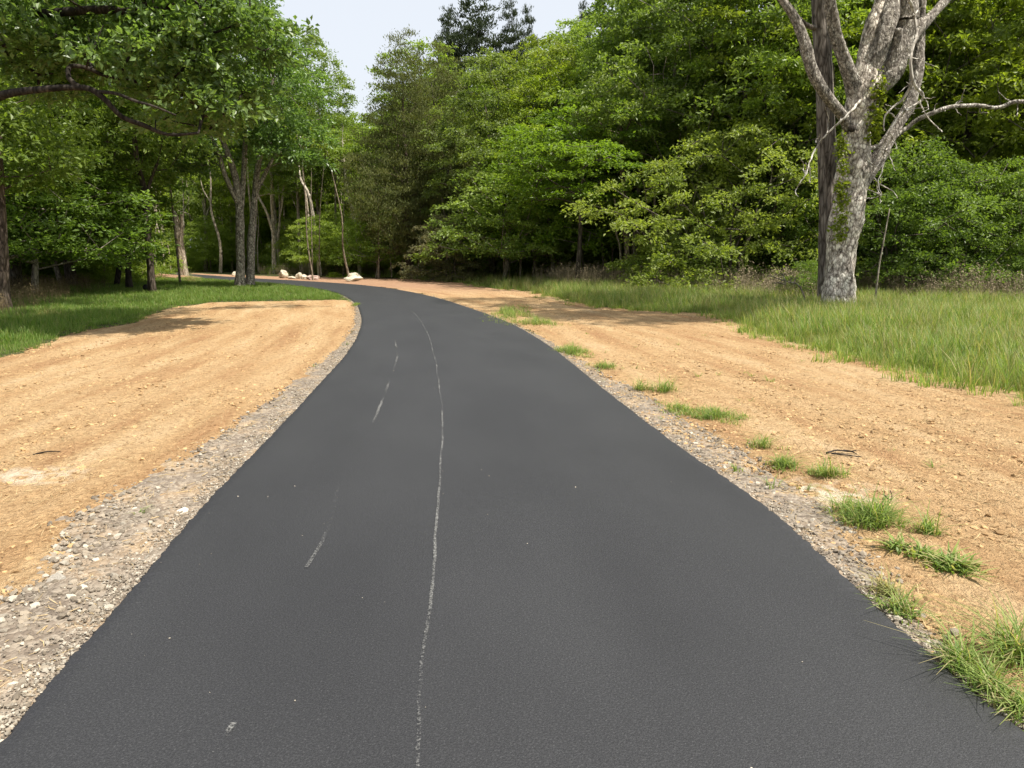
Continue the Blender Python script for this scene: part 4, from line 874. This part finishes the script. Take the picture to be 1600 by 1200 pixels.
# --- trees from the kinds, each placed on its own
def treeat(key, px, D, top=None, rot=0, label='', tint=(1, 1, 1), sx=1.0, wt=(1, 1, 1), name=None, cat='tree', group=None, lean=(0, 0)):
    H = PROTO[key][2]; sc = ((396 - top) / F_PX * D + 1.6) / H if top is not None else 1.0
    e = place(key, at(px, D), D, sc * sx, rot, label, name or {'cedar': 'cedar_tree', 'spruce': 'conifer_tree', 'shrub': 'shrub', 'bush': 'bush'}.get(key, 'broadleaf_tree'), cat, tint, group, wt, 1 / sx, lean)
    return e
treeat('cedar', 640, 50, 66, .4, 'broad brownish-green cedar right of the sky gap', tint=(.95, 1.02, .85), sx=1.12, wt=(1, .9, .8))
treeat('cedar', 695, 54, 85, 2.0, 'darker cedar half hidden behind the broad brownish-green one', tint=(.95, 1.0, .8), sx=1.0)
treeat('spruce', 745, 66, 22, 1.0, 'tallest dark conifer poking above the wood', sx=1.45)
treeat('spruce', 708, 67, 44, 2.2, 'shorter dark conifer left of the tallest one', sx=.8)
treeat('spruce', 798, 66, 36, 3.9, 'slim dark conifer right of the tallest one', sx=.72)
treeat('spruce', 822, 67, 44, 5.0, 'slimmer dark conifer at the right end of the conifer group', sx=.6)
treeat('spruce', 903, 58, 38, 5.5, 'thin dark conifer tip beside the right-hand sky edge', sx=.5)
treeat('maple', 770, 47, 104, .3, 'rounded mid-green tree in front of the dark conifers', tint=(.95, .95, 1.05), sx=1.0)
treeat('bright', 850, 48, 80, 1.5, 'yellow-green tree right of the rounded mid-green one', tint=(1, 1, 1))
treeat('maple', 905, 52, 74, 4.0, 'tree under the thin dark conifer tip', tint=(1.05, 1.1, 1.0))
treeat('under', 788, 42.5, 268, .8, 'small light-green tree at the wood edge beside the tan shrub', tint=(1.25, 1.3, 1.2), sx=1.25, wt=(.8, .8, .75))
treeat('under', 862, 44, 215, 2.8, 'small bright green tree right of the light-green one', tint=(1.2, 1.35, .8), sx=1.1)
treeat('under', 590, 50, 320, 1.7, 'small fresh-green sapling left of the cedar trunk', tint=(1.15, 1.3, .85), sx=.9)
treeat('spray', 900, 37, 172, 2.1, 'low spreading tree with yellow-green layered sprays', tint=(.8, .98, .8), sx=1.3)
treeat('high', 990, 43, -40, 5.1, 'tall green tree right of the sky gap, above the yellow-green sprays', tint=(1.0, 1.1, .95))
treeat('high', 1050, 40, -90, .9, 'tall light-green tree behind the big rounded shrub', tint=(.95, 1.0, .95))
treeat('poplar', 1005, 46, -60, 3.0, 'tall slender tree deep behind the yellow-green sprays', tint=(.9, 1, .9))
treeat('maple', 1140, 37, -110, 2.5, 'broad tall tree above the right side of the big rounded shrub', tint=(1.0, 1.05, .9))
treeat('bright', 1225, 36, -60, 4.2, 'yellow-green tree just left of the lichen-covered tree', tint=(1.0, 1.0, .9))
treeat('maple', 1370, 36, -150, .5, 'tall tree directly behind the limbs of the lichen-covered tree', tint=(1, 1, .9))
treeat('bright', 1480, 33, -120, 3.3, 'bright green tree right of the lichen-covered tree', tint=(1.1, 1.1, .9))
treeat('bright', 1585, 31, -120, 1.2, 'bright green tree at the right edge of the photo', tint=(1.1, 1.08, .9))
treeat('shrub', 1130, 32, 212, .2, 'largest rounded arching shrub at the wood edge', tint=(1.4, 1.3, 1.2), sx=1.05, name='shrub', cat='shrub')  # tint raised to paint a sunlit highlight over the whole shrub
treeat('shrub', 1215, 33.5, 290, 1.9, 'tall shrub between the largest one and the lichen-covered tree', tint=(.8, .9, .75), sx=.9, name='shrub', cat='shrub')
treeat('bush', 1075, 32.5, 366, 2.9, 'low spreading bush at the left foot of the largest shrub', tint=(1.1, 1.1, 1.1), sx=1.3, name='bush', cat='bush')
treeat('shrub', 1400, 29, 240, 3.5, 'dark shrub just right of the lichen-covered trunk', tint=(.85, .95, .8), name='shrub', cat='shrub')
treeat('shrub', 1490, 28, 260, 4.8, 'dense dark green shrub in the middle of the right-hand thicket', tint=(.9, 1.0, .85), name='shrub', cat='shrub')
treeat('shrub', 1590, 27, 270, 5.6, 'dense shrub at the right edge of the photo', tint=(1.0, 1.08, .9), name='shrub', cat='shrub')
treeat('bush', 1262, 24.5, 405, .6, 'small shaded bush left of the lichen-covered trunk', tint=(.9, 1, .8), sx=.8, name='bush', cat='bush')
treeat('bush', 555, 52, 422, .6, 'low bush behind the lone cream boulder', tint=(1.3, 1.4, .7), sx=1.6, name='bush', cat='bush')
treeat('bush', 525, 51, 424, 2.6, 'low yellow-green bush between the boulder row and the lone boulder', tint=(1.5, 1.5, .8), sx=1.6, name='bush', cat='bush')
# tan arching shrub
PROTO['tan'] = (PROTO['shrub'][0], PROTO['shrub'][1].copy(), 5.0); PROTO['tan'][1].materials.clear(); PROTO['tan'][1].materials.append(M['leaf_tan'])
treeat('tan', 703, 45, 338, 1.2, 'tan-tipped arching shrub under the cedar', tint=(.95, .95, .9), sx=.95, name='shrub', cat='shrub')
# left wood behind
treeat('high', 503, 62, 75, .6, 'tall tree forming the left side of the sky gap', tint=(1.0, 1.05, .9), sx=.9)
treeat('high', 475, 60, 130, 3.6, 'bright yellow-green tree right of the twin-trunked oak', tint=(1.05, 1.1, .85), sx=.95)
treeat('high', 440, 66, 60, 3.0, 'tall darker tree behind the twin-trunked oak', tint=(.85, .95, .9), sx=.85)
treeat('high', 560, 74, 205, 2.0, 'bright green tree filling the foot of the sky gap', tint=(1.25, 1.3, .8), sx=1.0)
treeat('maple', 30, 33, -100, 1.1, 'large tree behind the overhanging oak at far left', tint=(.8, .95, .8), sx=1.1)
treeat('maple', 120, 37, -60, 4.4, 'large tree of the left wood above the low dark foliage', tint=(.85, 1, .8), sx=1.1)
treeat('high', 235, 50, -60, 5.4, 'large tree of the left wood behind the three dark trunks', tint=(.9, 1.0, .85), sx=1.1)
treeat('under', 62, 29, 215, .5, 'low dark-leaved tree in the left wood edge', tint=(.9, 1.05, .8), sx=1.35)
treeat('under', -5, 27, 190, 2.5, 'low leafy tree at the far left edge of the wood', tint=(.85, 1.0, .75), sx=1.3)
treeat('under', 100, 37, 250, 4.1, 'low leafy tree behind the leftmost of the three dark trunks', tint=(.9, 1.1, .8), sx=1.3)

# --- the wood behind, which reads as one mass
back_src = [src('backwood_crown', PROTO[k][1]) for k in ('maple', 'poplar', 'bright')]
wood_src = [src('backwood_trunk', PROTO[k][0]) for k in ('maple', 'poplar', 'bright')]
rs = np.random.RandomState(77); pts = []; scs = []; idx = []; Hs = [PROTO[k][2] for k in ('maple', 'poplar', 'bright')]; 
Rad = [4.4, 3.6, 4.0]
for D in np.arange(46, 100, 4.0):
    x = -D * .85
    while x < D * .85:
        xx, dd = x + rs.uniform(-1, 1), D + rs.uniform(-1.5, 1.5); k = rs.randint(3); h = min(rs.uniform(13, 17), hmax(xx, dd, Rad[k]) - .3); s = h / Hs[k]
        x += 4.2
        px = 800 + xx / dd * F_PX
        if dd < 66 and px < 460: continue
        if dd < 80 and 225 < px < 420: continue
        if dd < 70 and 400 < px < 640: continue                         # open bend of the path
        if dd < 56 and 540 < px < 830: continue
        if h < 4: continue
        pts.append((xx, dd, 0)); scs.append(s); idx.append(k)
for D in np.arange(28, 46, 4.0):                               # wings outside the frame edge and the right side
    for sgn in (-1, 1):
        x0 = (D * .50 if sgn > 0 else D * .66); x = x0
        while x < D * .68 + 9:
            k = rs.randint(3); pts.append((sgn * x + rs.uniform(-.8, .8), D + (9 if sgn > 0 else 0) + rs.uniform(-1, 1), 0)); scs.append(rs.uniform(13, 16) / Hs[k]); idx.append(k); x += 4.4
n = len(pts); rot = np.zeros((n, 3)); rot[:, 2] = rs.uniform(0, 6.28, n)
tag(scatter('woodland_crowns', pts, rot, scs, idx, back_src, color=(1.25, 1.3, .95)), 'dense green canopy of the wood behind the front trees', 'woodland')  # leaf tint raised to stand in for light reaching the wood
tag(scatter('woodland_trunks', pts, rot, scs, idx, wood_src), 'many slender trunks deep in the shaded wood', 'woodland')
# undergrowth in the shade
us = [src('undergrowth_source', PROTO[k][1]) for k in ('under', 'bush', 'shrub')]
pts = []; scs = []; idx = []
for D in np.arange(33, 84, 3.2):
    x = -D * .75
    while x < D * .75:
        xx, dd = x + rs.uniform(-1, 1), D + rs.uniform(-1, 1); x += 3.0 if D > 55 else 3.4; px = 800 + xx / dd * F_PX
        if px < 480 and (dd < 66 if px > 180 else dd < 38): continue
        if 480 <= px < 640 and dd < 53: continue
        if 640 <= px < 830 and dd < 50: continue
        if 830 <= px < 1050 and dd < 44: continue
        if px >= 1050 and dd < 33: continue
        k = rs.randint(3); h = (rs.uniform(3.5, 6), rs.uniform(1.5, 2.4), rs.uniform(2.5, 4.5))[k]
        pts.append((xx, dd, 0)); scs.append(h / (5.6, 2.2, 5.0)[k]); idx.append(k)
n = len(pts); rot = np.zeros((n, 3)); rot[:, 2] = rs.uniform(0, 6.28, n)
tag(scatter('undergrowth', pts, rot, scs, idx, us, color=(1.35, 1.35, 1.0)), 'leafy undergrowth filling the wood between the trunks', 'undergrowth')  # leaves tinted brighter, light put into their colour
# thin bare stems at the wood edge
acc = Acc()
for k in range(70):
    px = rs.uniform(480, 1260) if k < 55 else rs.uniform(20, 300); D = rs.uniform(43, 56) if px < 1030 else rs.uniform(33, 40)
    if px < 300: D = rs.uniform(40, 60)
    x = at(px, D); h = rs.uniform(4, 9); l = rs.normal(0, .5, 2); r = rs.uniform(.025, .085)
    tube(acc, smooth_path([(x + l[0] * u ** 1.5 + rs.normal() * .08, D + l[1] * u, h * u - .05) for u in (0, .3, .6, 1)], 3), np.linspace(r, r * .3, 10), 5, cap=False)
tag(obj('bare_stems', acc.mesh('bare_stems', M['bark_pale'], True)), 'thin bare grey stems standing in the shade of the wood edge', 'stems', kind='stuff').color = (.8, .75, .68, 1)

# vine-covered trunk and leaning cane
traced('vine_covered_trunk', 36.5, [[(981, 447, 12), (980, 400, 9), (978, 350, 9), (975, 300, 8), (972, 250, 6), (970, 200, 5)]], 'bark', 'thick vine-wrapped trunk at the dark wood edge behind the brown weeds', n=50, nl=120, ll=.17, size=.9, seed=150, min_z=5.5, crowns=[(970, 170, 70, 60, 2.5)], lump=.35, wt=(1.3, 1.2, 1.05))
for (st, lb, sd) in (([(1020, 425, 4), (1018, 390, 3), (1014, 365, 3), (1022, 345, 3), (1012, 325, 2.5), (1000, 322, 2)], 'bleached crooked vine stem right of the vine-wrapped trunk', 151),
                     ([(1024, 420, 3.5), (1022, 360, 3), (1023, 310, 3), (1021, 280, 2)], 'straight thin grey stem beside the bleached crooked one', 152),
                     ([(970, 425, 3.5), (969, 390, 3), (963, 365, 3), (964, 335, 2.5), (960, 310, 2)], 'wavy thin grey stem left of the vine-wrapped trunk', 153)):
    traced('bare_sapling', 36, [[(st[0][0], 448, st[0][2])] + st[1:]], 'bark_pale', lb, cat='stem', seed=sd, sides=6, wt=(.8, .78, .72))
traced('leaning_cane', 22.5, [[(1368, 458, 3), (1373, 420, 2.6), (1380, 380, 2.2), (1390, 326, 1.6)]], 'bark_pale', 'single thin cane leaning right in the weeds beside the lichen-covered tree', cat='cane', seed=160, sides=6, wobd=0)
# fallen twig with leaves by the big tree
t_, o_, tt = traced('leafy_twig', 21.8, [[(1266, 462, 3), (1250, 448, 2.4), (1230, 440, 2), (1212, 434, 1.6), (1200, 430, 1.2)], [(1228, 440, 1.6), (1222, 428, 1.2)], [(1240, 445, 1.5), (1243, 434, 1)]], 'bark_pale', 'leafy pale twig sticking out left of the lichen-covered trunk', cat='twig', seed=161, sides=5, crowns=[(1222, 436, 24, 10, .15)], n=14, nl=9, ll=.07, size=.12, mat='leaf_tan', wobd=.05)
# small black object by the third dark trunk
g = G(229, 456)
import bmesh
bm = bmesh.new(); bmesh.ops.create_icosphere(bm, subdivisions=3, radius=.14)
for v in bm.verts: v.co *= 1 + .18 * mnoise.noise(v.co * 9); v.co.z *= 1.05
me = bpy.data.meshes.new('black_bundle'); bm.to_mesh(me); bm.free(); me.materials.append(M['black'])
for p_ in me.polygons: p_.use_smooth = True
tag(obj('black_bundle', me, None, (g.x, g.y, .17)), 'small round black object at the foot of the rightmost dark trunk', 'black object')

# ------------------------------------------------------------------ grass and weeds
def tuft(name, seed, n, h, spread, wdt, mat, bend=.45, seg=3, heads=False):
    rs = np.random.RandomState(seed); V = []; F = []; rv = []
    for _ in range(n):
        a = rs.uniform(0, 6.28); r0 = spread * rs.rand() ** .6; b = np.array([math.cos(a) * r0, math.sin(a) * r0, 0]); aa = a + rs.normal() * .8
        L_ = h * rs.uniform(.5, 1.15); dr = np.array([math.cos(aa), math.sin(aa), 0]); sd = np.array([-dr[1], dr[0], 0]); bn = bend * rs.uniform(.3, 1.3); k0 = len(V)
        for i in range(seg + 1):
            u = i / seg; p = b + dr * bn * L_ * u * u + np.array([0, 0, L_ * u * (1 - .35 * bn * u)]); ww = wdt * (1 - u) ** .7 * .5 + .0006
            V += [p - sd * ww, p + sd * ww]
        c = rs.rand()
        for i in range(seg): F.append([k0 + 2 * i, k0 + 2 * i + 1, k0 + 2 * i + 3, k0 + 2 * i + 2]); rv.append(c)
        if heads:
            for _q in range(7):
                u = rs.uniform(.62, 1.0); p = b + dr * bn * L_ * u * u + np.array([0, 0, L_ * u * (1 - .35 * bn * u)]) + rs.normal(0, .02, 3); d = rs.normal(0, .022, 3); e_ = rs.normal(0, .012, 3); k0 = len(V)
                V += [p, p + d, p + d + e_, p + e_]; F.append([k0, k0 + 1, k0 + 2, k0 + 3]); rv.append(min(1, c + .3))
    return mesh(name, V, F, mat, rv)
T_short = [src('short_tuft', tuft('short_tuft', k, 26, .13, .10, .007, M['grass'])) for k in range(3)]
T_tall = [src('tall_tuft', tuft('tall_tuft', 10 + k, 30, .42, .13, .009, M['grass'])) for k in range(4)]
T_dry = [src('dry_tuft', tuft('dry_tuft', 20 + k, 20, .45, .12, .007, M['grass_y'])) for k in range(2)]
T_weed = [src('dead_weed', tuft('dead_weed', 30 + k, 14, .95, .22, .008, M['weed'], bend=.25, heads=True)) for k in range(3)]
rng = np.random.RandomState(8)
def grass_field(name, poly, dens, sources, smin, smax, label, cat='grass', color=(1, 1, 1), margin=.25, cond=None, power=14, hole=None):
    q = sample(poly, dens, 1, 75, power, margin); q = q[visible(q, 2.5)]
    q = q[sdist(q, PATH_POLY) < -.06]
    if cond is not None: q = q[cond(q)]
    n = len(q); s = rng.uniform(smin, smax, n) * (1 + .3 * fbm(q[:, 0], q[:, 1], .6, 2, 61)) * np.clip(.55 + np.abs(sdist(q, poly)) * .8, .5, 1)
    r = np.zeros((n, 3)); r[:, 2] = rng.uniform(0, 6.28, n); r[:, 0] = rng.normal(0, .12, n)
    print(name, n)
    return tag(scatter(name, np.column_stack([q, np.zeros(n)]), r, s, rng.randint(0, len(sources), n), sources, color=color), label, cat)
LAWN_L = gp([(-400, 640), (0, 560), (60, 540), (110, 521), (200, 506), (260, 482), (330, 473), (420, 471), (520, 469), (553, 470)]) + [tuple(p) for p in EL[::12] if p[1] > 24] + gp([(200, 426), (120, 428), (-100, 432)]) + [(-40, 36), (-30, 18)]
LAWN_L = [p for p in LAWN_L if p[1] < 64]
grass_field('left_lawn', LAWN_L, 34, T_short, .8, 1.5, 'shaded short green grass on the left under the trees', power=22, color=(.7, .84, .6), cond=lambda q: ~((np.hypot((q[:, 0] - G(235, 434).x) / 4.2, (q[:, 1] - G(235, 434).y) / 3.0) < .95)))  # olive tint lowered further, tree shade put partly into the grass colour
GR = er_t[:-3]
VERGE_R = GR + gp([(560, 430), (700, 428), (900, 430), (1050, 432), (1300, 437), (1500, 445), (1800, 460)]) + [(26, 16), (20, 11)]
grass_field('right_verge_grass', VERGE_R, 50, T_tall, .45, 1.35, 'tall bright green grass between the bare earth and the right-hand wood', power=17, margin=.5, cond=lambda q: (q[:, 0] > 1.5) | (rng.rand(len(q)) < .4))
grass_field('right_verge_short_grass', VERGE_R, 30, T_short, .9, 1.9, 'shorter green grass along the ragged edge of the right verge', power=14, margin=1.0, color=(1, 1.05, .9))
grass_field('dry_grass', VERGE_R, 9.0, T_dry, .8, 1.5, 'scattered straw-coloured grass stems in the right verge', power=20)
q = np.vstack([sample(GRAV_R, 3.5, 2, 24, 12, .5), sample(EARTH_R, .8, 2, 24, 14), sample(GRAV_L, .35, 2, 24, 12, .2)]); q = q[visible(q) & (sdist(q, PATH_POLY) < -.08)]
q = q[fbm(q[:, 0], q[:, 1], .7, 2, 91) > -.15]
T_sprout = [src('sprout', tuft('sprout', 50 + k, (5, 9, 14)[k], .07, .04, .005, M['grass'], bend=1.2)) for k in range(3)]
n = len(q); r = np.zeros((n, 3)); r[:, 2] = rng.uniform(0, 6.28, n)
tag(scatter('sprouts', np.column_stack([q, np.full(n, .02)]), r, rng.uniform(.5, 1.5, n), rng.randint(0, 3, n), T_sprout), 'tiny sprouting weeds dotted over gravel and bare earth', 'weeds')
WEED_R = gp([(850, 450), (1000, 458), (1100, 464), (1200, 474), (1270, 478), (1340, 466), (1420, 472), (1520, 480), (1700, 490), (1800, 440), (1300, 430), (1100, 427), (860, 432)])
grass_field('dead_weeds', WEED_R, 8, T_weed, .65, 1.25, 'brown dead weeds standing along the foot of the right-hand wood', 'weeds', power=30, margin=.6)
WEED_L = gp([(0, 500), (100, 470), (160, 450), (150, 440), (0, 442), (-200, 450), (-200, 520)])
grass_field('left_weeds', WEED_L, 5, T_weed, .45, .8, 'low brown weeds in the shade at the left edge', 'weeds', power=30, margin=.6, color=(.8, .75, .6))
WEED_M = gp([(420, 431), (620, 430), (640, 424), (420, 425)])
grass_field('mid_weeds', WEED_M, 3.0, T_weed, .6, 1.1, 'brown weeds behind the boulders by the bend', 'weeds', power=60, margin=1)
FARG = gp([(285, 437), (320, 440), (360, 442), (330, 433), (300, 430)])
grass_field('far_grass', gp([(100, 441), (240, 440), (262, 434), (262, 427), (150, 427)]), 8, T_tall, .5, 1.0, 'lighter grass around the earth mound at the far bend', power=70)

# separate grass clumps on the right-hand earth and verge
def clump(px, py, wpx, n, label, h=1.0, mats=('grass',), asp=.45, kind='g'):
    g = G(px, py); k = math.hypot(g.y, H_CAM) / F_PX; rx = wpx * 1.2 * k / 2; n = int(n * 1.5); rs = np.random.RandomState(int(px + py)); acc = Acc()
    hh = .16 * h
    for j in range(n):
        a = rs.uniform(0, 6.28); r = rs.rand() ** .8 * (.75 + .35 * math.sin(2 * a + px) + .2 * math.sin(5 * a + py))
        if rs.rand() < .35: continue
        bx, by = rx * r * math.cos(a), rx * asp * 2.2 * r * math.sin(a)
        for _ in range(rs.randint(3, 9)):
            aa = rs.uniform(0, 6.28); L_ = hh * rs.uniform(.4, 1.25) * (1.1 - .6 * r) * rs.choice([.6, .8, 1, 1.3]); dr = np.array([math.cos(aa), math.sin(aa), 0]); sd = np.array([-dr[1], dr[0], 0]); bn = rs.uniform(.3, 1.7); V = []; b = np.array([bx, by, .01]) + rs.normal(0, .02, 3) * [1, 1, 0]
            wd = (.0055 if kind == 'g' else .012)
            for i in range(4):
                u = i / 3; p = b + dr * bn * L_ * u * u + np.array([0, 0, L_ * u * (1 - .35 * bn * u)]); ww = wd * ((1 - u) ** .6 if kind == 'g' else math.sin(math.pi * (.12 + .86 * u))) * .5 + .0006; V += [p - sd * ww, p + sd * ww]
            acc.add(V, [[0, 1, 3, 2], [2, 3, 5, 4], [4, 5, 7, 6]], rs.rand())
    o = obj('grass_clump', acc.mesh('grass_clump', M[mats[0]]), None, (g.x, g.y, .015)); tag(o, label, 'grass clump', 'grass clumps along the right side of the path'); return o
clump(798, 493, 74, 420, 'long grass clump hugging the path at the bend', 1.3, asp=2.2)
clump(838, 507, 60, 230, 'grass clump at the near end of the long bend clump', 1.2, asp=.8)
clump(895, 553, 52, 240, 'sparse grass patch on the verge below the bend clump', .8, asp=1.0)
clump(945, 577, 44, 60, 'thin grass patch just beyond the sparse one', .7, asp=.5)
clump(1038, 614, 46, 45, 'spiky grass tuft above the wide low patch', 1.3, asp=.5)
clump(1000, 612, 26, 20, 'little grass tuft left of the spiky one', 1.0, asp=.5)
clump(1060, 645, 70, 70, 'left part of the wide low grass patch', .6, asp=.6)
clump(1115, 655, 90, 190, 'wide low bright grass patch', .65, asp=.55)
clump(1195, 702, 50, 34, 'small grass patch below the wide one', .7, asp=.6)
clump(1225, 733, 50, 60, 'yellowish grass patch above the white streak', .7, asp=.5)
clump(1290, 748, 44, 36, 'dark green tuft right of the yellowish patch', .9, asp=.5)
clump(1365, 822, 80, 130, 'largest leafy green tuft beside the gravel', 1.1, asp=.55)
clump(1320, 805, 50, 26, 'thin grass just left of the largest tuft', .9, asp=.5)
clump(1450, 840, 34, 18, 'lone spiky tuft out on the bare earth', .9, asp=.5)
clump(1402, 866, 30, 26, 'small broad-leaved weed below the largest tuft', .5, kind='b')
clump(1440, 876, 34, 20, 'sprawling small weed left of the round leafy weed', .45, kind='b')
clump(1485, 896, 50, 60, 'round leafy weed on the bare earth', .6, kind='b', asp=.8)
clump(1405, 965, 46, 40, 'yellow-green grass tuft at the asphalt edge', .6, asp=.8)
clump(1385, 935, 40, 30, 'dry sparse grass above the yellow-green edge tuft', .6, mats=('grass_y',))
clump(1500, 1050, 46, 30, 'sparse tall grass stems near the bottom right', 1.1)
clump(1545, 1085, 60, 45, 'bright grass clump at the asphalt edge near the bottom right corner', .75, asp=.8)
clump(1590, 1120, 50, 36, 'grass clump in the bottom right corner', .75, asp=.9)
clump(1590, 1040, 70, 45, 'long-bladed grass leaning in from the right edge of the photo', 1.5)
clump(557, 478, 16, 90, 'thin grass strip at the left edge of the bend', .7, asp=1.3)
clump(75, 497, 60, 60, 'pale dry grass tussock on the shaded left lawn', 2.0, mats=('grass_y',))
clump(300, 441, 40, 90, 'light tall grass between the broken pale trunk and the twin trunks', 4.0, mats=('grass_y',))
# twigs lying on the earth
def litter(px, py, pts, wmm, label, mat='bark_dark'):
    g = G(px, py); a = Acc()
    for pp in pts:
        q = smooth_path(pp, 4); tube(a, q, np.linspace(wmm, wmm * .5, len(q)) / 1000, 6, .3, cap=False)
    tag(obj('fallen_twig', a.mesh('fallen_twig', M[mat], True), None, (g.x, g.y, .03)), label, 'twig')
litter(1322, 716, [[(-.14, .05, 0), (-.05, .06, .02), (.03, .04, .015), (.10, .05, .02)], [(-.12, .0, .01), (-.02, -.05, .01), (.08, -.09, .005)], [(.0, .06, .02), (.05, .02, .02), (.09, .01, .0)]], 7, 'dark forked twig lying on the bare earth to the right')
litter(1388, 787, [[(-.03, .02, .03), (.0, -.01, .0), (.02, .0, .02), (.02, .03, .05)]], 5, 'tiny dark curled twig above the largest grass tuft')
litter(75, 715, [[(-.1, -.02, 0), (.0, .0, .02), (.08, .04, .01)]], 7, 'short dark stick on the left bare earth')
print('done')
